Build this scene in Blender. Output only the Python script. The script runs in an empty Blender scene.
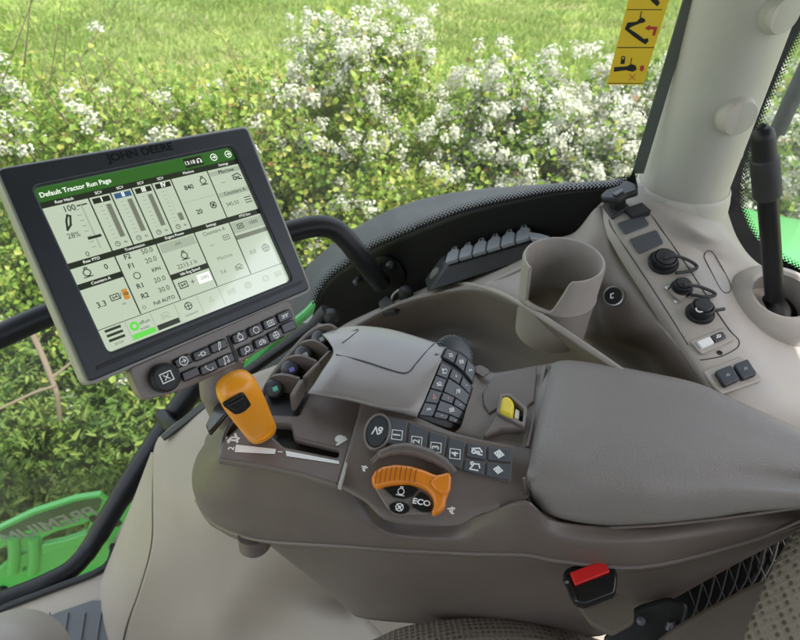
import bpy, bmesh, math, random
import numpy as np
from mathutils import Vector, Matrix
random.seed(7); RNG = np.random.default_rng(11)
S = bpy.context.scene; COL = S.collection
rad = math.radians
# ------------------------------------------------------------------ camera
FPX = 620.0; TH = rad(40); CAM = Vector((0, 0, 2.75))
fw = Vector((0, math.cos(TH), -math.sin(TH))); upv = Vector((0, math.sin(TH), math.cos(TH))); rtv = Vector((1, 0, 0))
cd = bpy.data.cameras.new('camera'); cam = bpy.data.objects.new('camera', cd); COL.objects.link(cam)
cam.location = CAM; cam.rotation_euler = (rad(50), 0, 0)
cd.sensor_fit = 'HORIZONTAL'; cd.sensor_width = 36; cd.lens = FPX / 800 * 36; cd.clip_start = .02; cd.clip_end = 2000
cd.dof.use_dof = True; cd.dof.focus_distance = .72; cd.dof.aperture_fstop = 10
S.camera = cam
def ray(px, py): return fw + rtv * ((px - 400) / FPX) - upv * ((py - 320) / FPX)
def T(px, py, t): return CAM + ray(px, py) * t
def Zp(px, py, z):
    d = ray(px, py); return CAM + d * (z / d.z)
# planes: (p0, ex, ey, n)
def mkplane(p0, px, py_hint, flip=False):
    ex = (px - p0).normalized(); n = ex.cross((py_hint - p0)).normalized()
    if n.dot(CAM - p0) < 0: n = -n
    return (p0, ex, n.cross(ex), n)
def onpl(px, py, pl):
    d = ray(px, py); t = (pl[0] - CAM).dot(pl[3]) / d.dot(pl[3]); return CAM + d * t
def to2(p, pl): return ((p - pl[0]).dot(pl[1]), (p - pl[0]).dot(pl[2]))
def shift(pl, h): return (pl[0] + pl[3] * h, pl[1], pl[2], pl[3])
# ------------------------------------------------------------------ materials
def newmat(name):
    m = bpy.data.materials.new(name); m.use_nodes = True; nt = m.node_tree
    return m, nt, nt.nodes, nt.links, nt.nodes['Principled BSDF']
def mat(name, col, rough=.5, grain=None, bump=.15, var=.08, metal=0, spec=.5, coat=0, varscale=6):
    m, nt, N, L, b = newmat(name)
    b.inputs['Roughness'].default_value = rough; b.inputs['Metallic'].default_value = metal
    b.inputs['Specular IOR Level'].default_value = spec; b.inputs['Coat Weight'].default_value = coat; b.inputs['Coat Roughness'].default_value = .28
    tc = N.new('ShaderNodeTexCoord')
    n1 = N.new('ShaderNodeTexNoise'); n1.inputs['Scale'].default_value = varscale; n1.inputs['Detail'].default_value = 5
    L.new(tc.outputs['Object'], n1.inputs['Vector'])
    mx = N.new('ShaderNodeMix'); mx.data_type = 'RGBA'
    mx.inputs[6].default_value = [c * (1 - var) for c in col] + [1]; mx.inputs[7].default_value = [min(1, c * (1 + var)) for c in col] + [1]
    L.new(n1.outputs['Fac'], mx.inputs[0]); L.new(mx.outputs[2], b.inputs['Base Color'])
    rr = N.new('ShaderNodeMapRange'); rr.inputs[3].default_value = max(0, rough - .11); rr.inputs[4].default_value = rough + .11
    L.new(n1.outputs['Fac'], rr.inputs[0]); L.new(rr.outputs[0], b.inputs['Roughness'])
    if grain:      # a little dust and wear with a shape of its own
        n3 = N.new('ShaderNodeTexNoise'); n3.inputs['Scale'].default_value = 260; n3.inputs['Detail'].default_value = 4; n3.inputs['Roughness'].default_value = .7; L.new(tc.outputs['Object'], n3.inputs['Vector'])
        n4 = N.new('ShaderNodeTexNoise'); n4.inputs['Scale'].default_value = 14; n4.inputs['Detail'].default_value = 6; n4.inputs['Distortion'].default_value = .8; L.new(tc.outputs['Object'], n4.inputs['Vector'])
        d1 = N.new('ShaderNodeMapRange'); d1.inputs[1].default_value = .60; d1.inputs[2].default_value = .74; d1.inputs[4].default_value = .30; L.new(n3.outputs['Fac'], d1.inputs[0])
        d2 = N.new('ShaderNodeMapRange'); d2.inputs[1].default_value = .45; d2.inputs[2].default_value = .75; d2.inputs[4].default_value = .14; L.new(n4.outputs['Fac'], d2.inputs[0])
        ad = N.new('ShaderNodeMath'); ad.operation = 'MULTIPLY_ADD'; ad.inputs[1].default_value = 1.0; L.new(d1.outputs[0], ad.inputs[0]); L.new(d2.outputs[0], ad.inputs[2])
        dm = N.new('ShaderNodeMix'); dm.data_type = 'RGBA'; k = .5; dm.inputs[7].default_value = [min(1, c * 1.25 + .05) for c in col] + [1]
        L.new(ad.outputs[0], dm.inputs[0]); L.new(mx.outputs[2], dm.inputs[6]); L.new(dm.outputs[2], b.inputs['Base Color'])
        n2 = N.new('ShaderNodeTexNoise'); n2.inputs['Scale'].default_value = grain; n2.inputs['Detail'].default_value = 3
        L.new(tc.outputs['Object'], n2.inputs['Vector'])
        bp = N.new('ShaderNodeBump'); bp.inputs['Strength'].default_value = bump; bp.inputs['Distance'].default_value = .0006
        L.new(n2.outputs['Fac'], bp.inputs['Height']); L.new(bp.outputs[0], b.inputs['Normal'])
    return m
def emis(name, col, s=1.0, gloss=.25):
    m, nt, N, L, b = newmat(name)
    b.inputs['Base Color'].default_value = (.01, .01, .01, 1); b.inputs['Roughness'].default_value = .16; b.inputs['Specular IOR Level'].default_value = .9; b.inputs['Coat Weight'].default_value = 1; b.inputs['Coat Roughness'].default_value = .06
    b.inputs['Emission Color'].default_value = (*col, 1); b.inputs['Emission Strength'].default_value = s
    return m
M = {}
M['brown'] = mat('brown_plastic', (.132, .106, .093), .4, 800, .5)
M['brown_lt'] = mat('taupe_plastic', (.19, .16, .145), .38, 800, .4)
M['rim'] = mat('monitor_rim', (.30, .285, .265), .4, 1500, .2)
M['cover'] = mat('satin_cover', (.24, .215, .205), .34, 900, .2, coat=.5)
M['pad'] = mat('pad_vinyl', (.205, .184, .17), .45, 560, 1.4)
M['taupe'] = mat('taupe_moulding', (.30, .265, .235), .45, 900, .45)
M['taupe_lt'] = mat('pale_taupe_moulding', (.385, .345, .305), .45, 1100, .4)
M['taupe_dk'] = mat('taupe_bin', (.155, .135, .12), .42, 1400, .3)
M['beige'] = mat('beige_trim', (.325, .28, .225), .5, 1300, .3)
M['pillar'] = mat('pillar_cover', (.485, .445, .40), .5, 1300, .2, var=.04)
M['black'] = mat('black_plastic', (.013, .013, .014), .42, 900, .3, spec=.35)
M['rubber'] = mat('black_rubber', (.024, .024, .025), .6, 900, .2)
M['gloss'] = mat('gloss_black', (.012, .012, .014), .2)
M['steelblack'] = mat('black_painted_steel', (.010, .0105, .012), .42, spec=.35)
M['char'] = mat('charcoal_button', (.075, .082, .094), .4, 1500, .15)
M['bezel'] = mat('slate_bezel', (.018, .021, .029), .42, 1600, .15)
M['orange'] = mat('orange_plastic', (.88, .33, .016), .33, 1200, .08)
M['orange_dk'] = mat('deep_orange_plastic', (.72, .22, .015), .36, 900, .15)
M['orange_rib'] = mat('orange_groove', (.30, .07, .01), .5)
M['yellow'] = mat('yellow_plastic', (.75, .58, .03), .4)
M['white'] = mat('white_print', (.78, .78, .76), .5)
M['silver'] = mat('silver', (.55, .55, .53), .3, metal=.9)
M['greyline'] = mat('grey_inlay', (.40, .38, .35), .4)
M['green'] = mat('green_paint', (.055, .36, .075), .3, var=.05, coat=.3)
M['fender'] = mat('grey_fender', (.030, .033, .035), .55, 600, .2, spec=.3)
M['steelblue'] = mat('sill_strip', (.10, .12, .15), .4)
M['seal'] = mat('green_black_seal', (.035, .045, .03), .5)
M['cord'] = mat('net_cord', (.05, .047, .044), .9, 500, .3, spec=.15)
M['floor'] = mat('floor_mat', (.11, .115, .12), .7, 400, .3)
M['red'] = mat('red_button', (.65, .02, .02), .35)
M['redprint'] = mat('red_print', (.42, .03, .03), .5)
M['decal'] = mat('yellow_decal', (.74, .50, .02), .45, var=.03)
M['web'] = mat('webbing', (.10, .085, .065), .8, 500, .5)
M['block_liner'] = mat('light_block_liner', (.22, .21, .20), .8)  # surface of the unseen roof and walls that block light
M['greytext'] = mat('worn_text', (.17, .19, .18), .5)
M['fritc'] = mat('black_frit', (.005, .005, .006), .5, spec=.25)
M['caps'] = mat('grey_caps', (.2, .21, .23), .42, 1200, .2)
M['dkgreen'] = mat('dark_green_panel', (.03, .06, .035), .4)
M['bluegreen'] = mat('green_marker', (.10, .45, .33), .4)
M['purple'] = mat('purple_marker', (.16, .14, .5), .4)
M['greymark'] = mat('grey_marker', (.32, .36, .36), .4)
M['pink'] = mat('pink_print', (.7, .3, .25), .5)
M['dial'] = mat('slate_dial', (.045, .05, .058), .35)
# screen
M['s_bg'] = emis('screen_background', (.45, .525, .405), 0.446)
M['s_bar'] = emis('screen_green', (.02, .095, .012), 0.496)
M['s_blk'] = emis('screen_black', (.012, .018, .012), 0.372)
M['s_txt'] = emis('screen_dark_text', (.02, .03, .02), 0.372)
M['s_wht'] = emis('screen_white', (.85, .9, .8), 0.496)
M['s_gry'] = emis('screen_grey', (.18, .2, .15), 0.372)
M['s_lgt'] = emis('screen_light_grey', (.40, .47, .36), 0.372)
M['s_blu'] = emis('screen_blue', (.03, .09, .2), 0.434)
M['s_grn'] = emis('screen_bright_green', (.1, .55, .06), 0.496)
M['s_org'] = emis('screen_orange', (.45, .2, .03), 0.496)
# seat fabric: woven mesh with dark dimples
def fabric():
    m, nt, N, L, b = newmat('seat_fabric'); b.inputs['Roughness'].default_value = .9
    tc = N.new('ShaderNodeTexCoord'); mp = N.new('ShaderNodeMapping'); mp.inputs['Scale'].default_value = (1, 1, 1)
    L.new(tc.outputs['Object'], mp.inputs[0])
    v = N.new('ShaderNodeTexVoronoi'); v.inputs['Scale'].default_value = 135; v.inputs['Randomness'].default_value = .1
    L.new(mp.outputs[0], v.inputs['Vector'])
    r = N.new('ShaderNodeValToRGB'); r.color_ramp.elements[0].position = .2; r.color_ramp.elements[0].color = (.085, .068, .055, 1)
    r.color_ramp.elements[1].position = .44; r.color_ramp.elements[1].color = (.235, .20, .165, 1)
    L.new(v.outputs['Distance'], r.inputs[0]); L.new(r.outputs[0], b.inputs['Base Color'])
    n2 = N.new('ShaderNodeTexNoise'); n2.inputs['Scale'].default_value = 900; L.new(tc.outputs['Object'], n2.inputs[0])
    ad = N.new('ShaderNodeMath'); ad.operation = 'ADD'; L.new(v.outputs['Distance'], ad.inputs[0])
    ml = N.new('ShaderNodeMath'); ml.operation = 'MULTIPLY'; ml.inputs[1].default_value = .3; L.new(n2.outputs[0], ml.inputs[0]); L.new(ml.outputs[0], ad.inputs[1])
    bp = N.new('ShaderNodeBump'); bp.inputs['Strength'].default_value = .8; bp.inputs['Distance'].default_value = .004
    L.new(ad.outputs[0], bp.inputs['Height']); L.new(bp.outputs[0], b.inputs['Normal'])
    return m
M['fabric'] = fabric()
def glass():
    m, nt, N, L, b = newmat('window_glass'); N.remove(b); out = N['Material Output']
    tr = N.new('ShaderNodeBsdfTransparent'); tr.inputs[0].default_value = (.93, .96, .94, 1)
    gl = N.new('ShaderNodeBsdfGlossy'); gl.inputs['Roughness'].default_value = .02
    lw = N.new('ShaderNodeLayerWeight'); lw.inputs[0].default_value = .5
    pw = N.new('ShaderNodeMath'); pw.operation = 'POWER'; pw.inputs[1].default_value = 5; L.new(lw.outputs['Facing'], pw.inputs[0])
    fr = N.new('ShaderNodeMapRange'); fr.inputs[3].default_value = .035; fr.inputs[4].default_value = .75; L.new(pw.outputs[0], fr.inputs[0])
    mx = N.new('ShaderNodeMixShader'); L.new(fr.outputs[0], mx.inputs[0]); L.new(tr.outputs[0], mx.inputs[1]); L.new(gl.outputs[0], mx.inputs[2])
    tc = N.new('ShaderNodeTexCoord'); sn_ = N.new('ShaderNodeTexNoise'); sn_.inputs['Scale'].default_value = 4; sn_.inputs['Detail'].default_value = 6; sn_.inputs['Distortion'].default_value = 1.2; L.new(tc.outputs['Object'], sn_.inputs[0])
    sr = N.new('ShaderNodeMapRange'); sr.inputs[1].default_value = .35; sr.inputs[2].default_value = .75; sr.inputs[3].default_value = .025; sr.inputs[4].default_value = .075; L.new(sn_.outputs[0], sr.inputs[0])
    df = N.new('ShaderNodeBsdfDiffuse'); df.inputs[0].default_value = (.8, .8, .8, 1)
    m2 = N.new('ShaderNodeMixShader'); L.new(sr.outputs[0], m2.inputs[0]); L.new(mx.outputs[0], m2.inputs[1]); L.new(df.outputs[0], m2.inputs[2])
    L.new(m2.outputs[0], out.inputs[0]); return m
M['glass'] = glass()
def leafmat(name, stops, trans=.35):
    m, nt, N, L, b = newmat(name); out = N['Material Output']
    at = N.new('ShaderNodeAttribute'); at.attribute_name = 'var'
    r = N.new('ShaderNodeValToRGB'); e = r.color_ramp.elements
    e[0].position, e[0].color = stops[0][0], (*stops[0][1], 1); e[1].position, e[1].color = stops[-1][0], (*stops[-1][1], 1)
    for p, c in stops[1:-1]:
        q = e.new(p); q.color = (*c, 1)
    L.new(at.outputs['Fac'], r.inputs[0]); L.new(r.outputs[0], b.inputs['Base Color']); b.inputs['Roughness'].default_value = .45
    b.inputs['Specular IOR Level'].default_value = .35
    t = N.new('ShaderNodeBsdfTranslucent'); L.new(r.outputs[0], t.inputs[0])
    mx = N.new('ShaderNodeMixShader'); mx.inputs[0].default_value = trans
    L.new(b.outputs[0], mx.inputs[1]); L.new(t.outputs[0], mx.inputs[2]); L.new(mx.outputs[0], out.inputs[0]); return m
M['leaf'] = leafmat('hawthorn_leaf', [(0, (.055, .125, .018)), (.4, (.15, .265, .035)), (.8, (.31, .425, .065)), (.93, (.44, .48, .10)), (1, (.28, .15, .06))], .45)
M['weed'] = leafmat('weed_leaf', [(0, (.05, .11, .02)), (.5, (.14, .24, .045)), (1, (.30, .38, .08))], .45)
M['petal'] = leafmat('blossom_petal', [(0, (.46, .50, .24)), (.25, (.56, .56, .45)), (1, (.66, .65, .56))], .35)
M['grass'] = leafmat('meadow_grass', [(0, (.19, .27, .06)), (.5, (.31, .41, .11)), (.85, (.40, .47, .17)), (1, (.46, .43, .24))], .45)
M['bark'] = mat('hawthorn_bark', (.16, .12, .08), .85, 60, .6)
# ------------------------------------------------------------------ mesh builder
class MB:
    def __init__(s): s.v = []; s.f = []; s.mi = []
    def add(s, vs, fs, mi=0):
        o = len(s.v); s.v += [Vector(v) for v in vs]; s.f += [tuple(i + o for i in f) for f in fs]; s.mi += [mi] * len(fs); return s
    def mesh(s, me, fn, mi=0): return s.add([fn(v.co) for v in me.vertices], [tuple(p.vertices) for p in me.polygons], mi)
WPOS = {}
def link(name, me, mats, parent=None, label=None, sharp=35):
    if not isinstance(mats, (list, tuple)): mats = [mats]
    for m in mats: me.materials.append(M[m] if isinstance(m, str) else m)
    o = bpy.data.objects.new(name, me); COL.objects.link(o)
    n = len(me.vertices); a = np.empty(n * 3, 'f'); me.vertices.foreach_get('co', a); a = a.reshape(-1, 3)
    c = (a.min(0) + a.max(0)) / 2; c = Vector([float(q) for q in c])
    a -= np.array(c, 'f'); me.vertices.foreach_set('co', a.ravel())
    base = Vector((0, 0, 0))
    if parent: o.parent = parent; base = WPOS[parent]
    o.location = c - base; WPOS[o] = c
    if sharp:
        me.polygons.foreach_set('use_smooth', [True] * len(me.polygons)); me.set_sharp_from_angle(angle=rad(sharp))
    if label: o['label'] = label
    me.update(); return o
def build(name, mb, mats, parent=None, label=None, sharp=35):
    me = bpy.data.meshes.new(name); me.from_pydata(mb.v, [], mb.f)
    o = link(name, me, mats, parent, label, sharp)
    if len(set(mb.mi)) > 1 or (mb.mi and mb.mi[0]): me.polygons.foreach_set('material_index', mb.mi)
    return o
def tag(o, label, cat, group=None, kind=None):
    o['label'] = label; o['category'] = cat
    if group: o['group'] = group
    if kind: o['kind'] = kind
    return o
def thing(name, loc, label, cat, group=None):
    o = bpy.data.objects.new(name, None); COL.objects.link(o); o.location = loc; o.empty_display_size = .05
    WPOS[o] = Vector(loc); return tag(o, label, cat, group)
# ---- 2D loops -> bevelled slabs
def rc(pts, r, n=4):
    if r <= 0: return pts
    out = []; k = len(pts)
    for i in range(k):
        p = Vector(pts[i]); a = Vector(pts[i - 1]) - p; b = Vector(pts[(i + 1) % k]) - p
        la, lb = a.length, b.length
        q = min(r, la * .45, lb * .45); A = p + a.normalized() * q; B = p + b.normalized() * q
        for j in range(n + 1):
            s = j / n; out.append(tuple(A * (1 - s) ** 2 + p * 2 * s * (1 - s) + B * s * s))
    return out
def curve_mesh(loops, h, bev):
    cu = bpy.data.curves.new('tmp', 'CURVE'); cu.dimensions = '2D'; cu.fill_mode = 'BOTH'
    bev = min(bev, h * .49); cu.extrude = h / 2 - bev; cu.bevel_depth = bev; cu.bevel_resolution = 2; cu.offset = -bev
    for lp in loops:
        sp = cu.splines.new('POLY'); sp.points.add(len(lp) - 1)
        for q, p in zip(sp.points, lp): q.co = (p[0], p[1], 0, 1)
        sp.use_cyclic_u = True
    ob = bpy.data.objects.new('tmp', cu); me = bpy.data.meshes.new_from_object(ob)
    bpy.data.objects.remove(ob); bpy.data.curves.remove(cu); return me
def slab2(mb, loops, pl, h, bev=.0006, up=0, mi=0):
    me = curve_mesh(loops, h, bev); p0, ex, ey, n = pl
    mb.mesh(me, lambda c: p0 + ex * c.x + ey * c.y + n * (c.z + h / 2 + up), mi); bpy.data.meshes.remove(me); return mb
def slab(mb, loops, pl, h, bev=.0006, r=0, up=0, mi=0):
    if not isinstance(loops[0][0], (list, tuple)): loops = [loops]
    pt = shift(pl, h + up); L2 = [rc([to2(onpl(x, y, pt), pt) for x, y in lp], r) for lp in loops]
    return slab2(mb, L2, pl, h, bev, up, mi)
def text(mb, s, pl, u, v, size, rot=0, mi=0, up=.0003, align='CENTER', bold=0, mirror=False, sx=1):
    cu = bpy.data.curves.new('tmp', 'FONT'); cu.body = s; cu.size = size; cu.align_x = align; cu.align_y = 'CENTER'; cu.offset = bold; cu.resolution_u = 3
    ob = bpy.data.objects.new('tmp', cu); me = bpy.data.meshes.new_from_object(ob)
    bpy.data.objects.remove(ob); bpy.data.curves.remove(cu)
    c, sn = math.cos(rot), math.sin(rot); p0, ex, ey, n = pl
    def f(q):
        x = (-q.x if mirror else q.x) * sx; y = q.y
        return p0 + ex * (u + c * x - sn * y) + ey * (v + sn * x + c * y) + n * up
    mb.mesh(me, f, mi); bpy.data.meshes.remove(me); return mb
def tpx(mb, s, pl, px, py, size, **k):
    u, v = to2(onpl(px, py, pl), pl); return text(mb, s, pl, u, v, size, **k)
def strokes(mb, lines, pl, u, v, size, w=.09, rot=0, up=.0004, mi=0):
    c, sn = math.cos(rot), math.sin(rot); p0, ex, ey, n = pl; cnt = 0
    g = lambda x, y: p0 + ex * (u + size * (c * x - sn * y)) + ey * (v + size * (sn * x + c * y)) + n * (up + cnt * .000006)
    for ln in lines:
        for (x0, y0), (x1, y1) in zip(ln[:-1], ln[1:]):
            cnt += 1; d = Vector((x1 - x0, y1 - y0)); l = d.length or 1; e = d / l * w / 2; q = Vector((-e.y, e.x))
            mb.add([g(x0 - e.x + q.x, y0 - e.y + q.y), g(x0 - e.x - q.x, y0 - e.y - q.y), g(x1 + e.x - q.x, y1 + e.y - q.y), g(x1 + e.x + q.x, y1 + e.y + q.y)], [(0, 1, 2, 3)], mi)
    return mb
def spx(mb, lines, pl, px, py, size, **k):
    u, v = to2(onpl(px, py, pl), pl); return strokes(mb, lines, pl, u, v, size, **k)
def circ(r, n=14, cx=0, cy=0, a0=0, a1=360): return [(cx + r * math.cos(rad(a0 + (a1 - a0) * i / n)), cy + r * math.sin(rad(a0 + (a1 - a0) * i / n))) for i in range(n + 1)]
ICON = {
    'arrow': [circ(.5), [(-.25, 0), (.25, 0)], [(.05, .2), (.25, 0), (.05, -.2)]],
    'plug': [[(-.5, 0), (-.1, 0)], [(-.1, .2), (.3, .2), (.3, -.2), (-.1, -.2), (-.1, .2)], [(.3, 0), (.5, 0)]],
    'pen': [[(-.2, -.45), (-.05, .1), (.15, .45), (.3, .35), (.1, -.2), (-.2, -.45)]],
    'phone': [[(-.4, .3), (-.2, -.1), (.15, -.35), (.45, -.3)], [(-.4, .3), (-.25, .4)], [(.45, -.3), (.4, -.1)]],
    'note': [[(-.2, -.35), (-.2, .4), (.3, .45), (.3, -.25)], circ(.12, 8, -.3, -.35), circ(.12, 8, .2, -.28)],
    'engine': [circ(.33), [(-.4, -.42), (.4, -.42)], [(-.12, .33), (-.12, .5), (.12, .5), (.12, .33)]],
    'ring': [circ(.4)],
    'box': [[(-.45, -.3), (-.45, .3), (.45, .3), (.45, -.3), (-.45, -.3)], [(-.2, .1), (-.2, -.1), (.2, .1), (.2, -.1)]],
    'wheels': [circ(.2, 10, -.25, -.05), circ(.16, 10, .3, -.08), [(-.2, .2), (.1, .3), (.35, .1)]],
    'search': [circ(.3, 12, .08, .1), [(-.15, -.12), (-.45, -.4)]],
    'globe': [circ(.42), [(-.42, 0), (.42, 0)], [(0, .42), (0, -.42)]],
    'dots': [[(-.5, .15), (-.3, .15), (-.3, -.15), (-.5, -.15)], [(-.15, -.15), (-.15, .15), (.1, .15), (.1, -.15)], [(.25, -.15), (.25, .15), (.5, .15)]],
    'plough': [[(-.45, .1), (.2, .25), (.45, -.05)], circ(.16, 8, -.28, -.18), circ(.12, 8, .1, -.2), [(.2, -.35), (.45, -.35)]],
    'loader': [[(-.4, -.3), (-.1, .2), (.35, .25), (.45, -.1)], circ(.14, 8, -.3, .2), [(-.45, -.42), (.3, -.42)]],
    'diamond': [[(-.4, 0), (0, .35), (.4, 0), (0, -.35), (-.4, 0)], circ(.12, 8)],
    'tri': [[(-.3, -.3), (0, .35), (.3, -.3), (-.3, -.3)]],
    'hare': [[(-.45, -.2), (-.2, .1), (.15, .12), (.4, -.05), (.3, -.25), (-.1, -.2)], [(.2, .1), (.05, .45)], [(-.3, -.1), (-.4, -.4)], [(.2, -.2), (.35, -.42)]],
    'snail': [circ(.3, 10, .05, .1), circ(.12, 8, .05, .1), [(-.45, -.28), (.4, -.28), (.45, .0)]],
    'auto': [[(-.4, -.3), (-.15, .35), (.1, -.3)], circ(.16, 8, .3, .2), [(.2, -.3), (.4, -.1), (.25, .0)]],
    'bars': [[(-.4, .3), (.4, .3)], [(-.4, 0), (.4, 0)], [(-.4, -.3), (.4, -.3)]],
    'plus': [[(-.3, 0), (.3, 0)], [(0, -.3), (0, .3)]],
    'minus': [[(-.3, 0), (.3, 0)]],
    'wave': [[(-.4, -.1), (-.2, .2), (0, -.1), (.2, .2), (.4, -.1)]],
    'clock': [circ(.4, 12), [(0, .2), (0, 0), (.2, 0)]],
    'head': [circ(.38, 8, 0, -.05, 0, 180), [(-.38, -.05), (-.38, -.35), (-.22, -.35), (-.22, -.05)], [(.38, -.05), (.38, -.35), (.22, -.35), (.22, -.05)]],
    'fan': [circ(.4, 8), [(-.3, -.3), (.3, .3)], [(-.3, .3), (.3, -.3)], circ(.12, 6)],
}
# ---- tubes, lathes, patches
def catmull(P, n, cyc=False):
    P = [Vector(p) for p in P]; out = []; k = len(P)
    for i in range(k - 1):
        p0 = P[max(i - 1, 0)]; p1 = P[i]; p2 = P[i + 1]; p3 = P[min(i + 2, k - 1)]
        for j in range(n):
            s = j / n
            out.append(.5 * ((2 * p1) + (p2 - p0) * s + (2 * p0 - 5 * p1 + 4 * p2 - p3) * s * s + (3 * p1 - p0 - 3 * p2 + p3) * s ** 3))
    out.append(P[-1]); return out
def tube(mb, path, r, seg=12, mi=0, n=0, cap=True):
    P = catmull(path, n) if n else [Vector(p) for p in path]
    k = len(P); rs = r if isinstance(r, (list, tuple)) else [r] * k
    if len(rs) != k: rs = [rs[min(int(i * (len(rs) - 1) / (k - 1)), len(rs) - 1)] for i in range(k)]
    up = Vector((0, 0, 1)); vs = []; fs = []; prev = None
    for i in range(k):
        d = (P[min(i + 1, k - 1)] - P[max(i - 1, 0)]).normalized()
        x = prev - d * prev.dot(d) if prev else d.cross(up if abs(d.z) < .9 else Vector((1, 0, 0)))
        x.normalize(); y = d.cross(x); prev = x
        for j in range(seg):
            a = 2 * math.pi * j / seg; vs.append(P[i] + (x * math.cos(a) + y * math.sin(a)) * rs[i])
    for i in range(k - 1):
        for j in range(seg):
            a = i * seg + j; b = i * seg + (j + 1) % seg; fs.append((a, b, b + seg, a + seg))
    if cap: fs.append(tuple(range(seg - 1, -1, -1))); fs.append(tuple(range((k - 1) * seg, k * seg)))
    return mb.add(vs, fs, mi)
def lathe(mb, c, axis, prof, seg=32, mi=0, rfun=None):
    """prof: (r, h) pairs along axis"""
    a = Vector(axis).normalized(); x = a.cross(Vector((0, 0, 1)) if abs(a.z) < .9 else Vector((0, 1, 0))).normalized(); y = a.cross(x)
    vs = []; fs = []
    for (r, h) in prof:
        for j in range(seg):
            q = 2 * math.pi * j / seg; R = r * (rfun(j, h) if rfun else 1)
            vs.append(Vector(c) + a * h + (x * math.cos(q) + y * math.sin(q)) * R)
    for i in range(len(prof) - 1):
        for j in range(seg):
            p = i * seg + j; q = i * seg + (j + 1) % seg; fs.append((p, q, q + seg, p + seg))
    fs.append(tuple(range(seg - 1, -1, -1))); fs.append(tuple(range((len(prof) - 1) * seg, len(prof) * seg)))
    return mb.add(vs, fs, mi)
def grid(rows3, nu=6, nv=6):
    R = [catmull(r, nu) for r in rows3]; cols = list(zip(*R)); C = [catmull(c, nv) for c in cols]
    return [list(r) for r in zip(*C)]
def patch(name, rows, m, parent=None, nu=6, nv=6, thick=.004, label=None, pts=False, tow=None):
    G = grid([[p if pts else T(*p) for p in r] for r in rows], nu, nv); h, w = len(G), len(G[0])
    vs = [p for r in G for p in r]; fs = [(i * w + j, i * w + j + 1, (i + 1) * w + j + 1, (i + 1) * w + j) for i in range(h - 1) for j in range(w - 1)]
    me = bpy.data.meshes.new(name); me.from_pydata(vs, [], fs); me.update()
    s = sum(p.normal.dot((tow or CAM) - p.center) * p.area for p in me.polygons)
    if s < 0: me.flip_normals()
    o = link(name, me, m, parent, label, sharp=50)
    if thick:
        md = o.modifiers.new('thickness', 'SOLIDIFY'); md.thickness = thick; md.offset = -1
    return o
def box(mb, p, ex, ey, ez, mi=0):
    v = [p, p + ex, p + ex + ey, p + ey]; v = v + [q + ez for q in v]
    return mb.add(v, [(3, 2, 1, 0), (4, 5, 6, 7), (0, 1, 5, 4), (1, 2, 6, 5), (2, 3, 7, 6), (3, 0, 4, 7)], mi)
# ================================================================== MONITOR
DPX = [(31.9, 189), (233.4, 146.9), (290.5, 279.5), (108.7, 350.7)]
def pose(dst, w):
    A = []
    for (x, y), (u, v) in zip([(0, 0), (1, 0), (1, 1), (0, 1)], dst):
        A.append([x, y, 1, 0, 0, 0, -u * x, -u * y, -u]); A.append([0, 0, 0, x, y, 1, -v * x, -v * y, -v])
    H = np.linalg.svd(np.array(A, float))[2][-1].reshape(3, 3); K = np.array([[FPX, 0, 400], [0, FPX, 320], [0, 0, 1]])
    B = np.linalg.inv(K) @ H
    if B[2, 2] < 0: B = -B
    B = B * (w / np.linalg.norm(B[:, 0])); cv = lambda q: rtv * float(q[0]) - upv * float(q[1]) + fw * float(q[2])
    return CAM + cv(B[:, 2]), cv(B[:, 0]), cv(B[:, 1])
tl, va, vb = pose(DPX, .211)
SW = va.length; SH = vb.length
ex = va.normalized(); n_ = ex.cross(vb).normalized()
if n_.dot(CAM - tl) < 0: n_ = -n_
ey = n_.cross(ex)
if ey.dot(vb) > 0: ey = -ey
SCR = (tl, ex, ey, n_)                     # display plane, origin at its top left corner, v runs to -SH
mon = thing('display_monitor', onpl(150, 260, shift(SCR, -.02)), 'large tilted touchscreen monitor with dark slate frame showing a pale green menu', 'monitor')
FACE = shift(SCR, .004)
outer = [(-3, 169), (247, 127), (310.5, 289), (89, 382.5)]
mb = MB(); slab(mb, [(-6, 168), (248.5, 125), (313, 291), (87, 387)], shift(SCR, -.026), .024, .003, r=.01); build('back_shell', mb, 'rim', mon)
mb = MB(); slab(mb, [outer, [(33, 187), (232.5, 145.5), (292.5, 280), (109, 353)]], shift(SCR, -.002), .008, .002, r=.006); build('bezel', mb, 'bezel', mon)
mb = MB(); slab(mb, [(96, 366), (302, 280), (303, 283), (97, 370)], shift(SCR, .0058), .0008, .0003); build('bezel_groove', mb, 'black', mon)
mb = MB(); b2 = to2(onpl(139.5, 154.5, SCR), SCR); text(mb, 'JOHN DEERE', SCR, b2[0], b2[1], .0106, up=.0063, bold=.00022, sx=1.12); build('brand_lettering', mb, 'gloss', mon)
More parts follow.
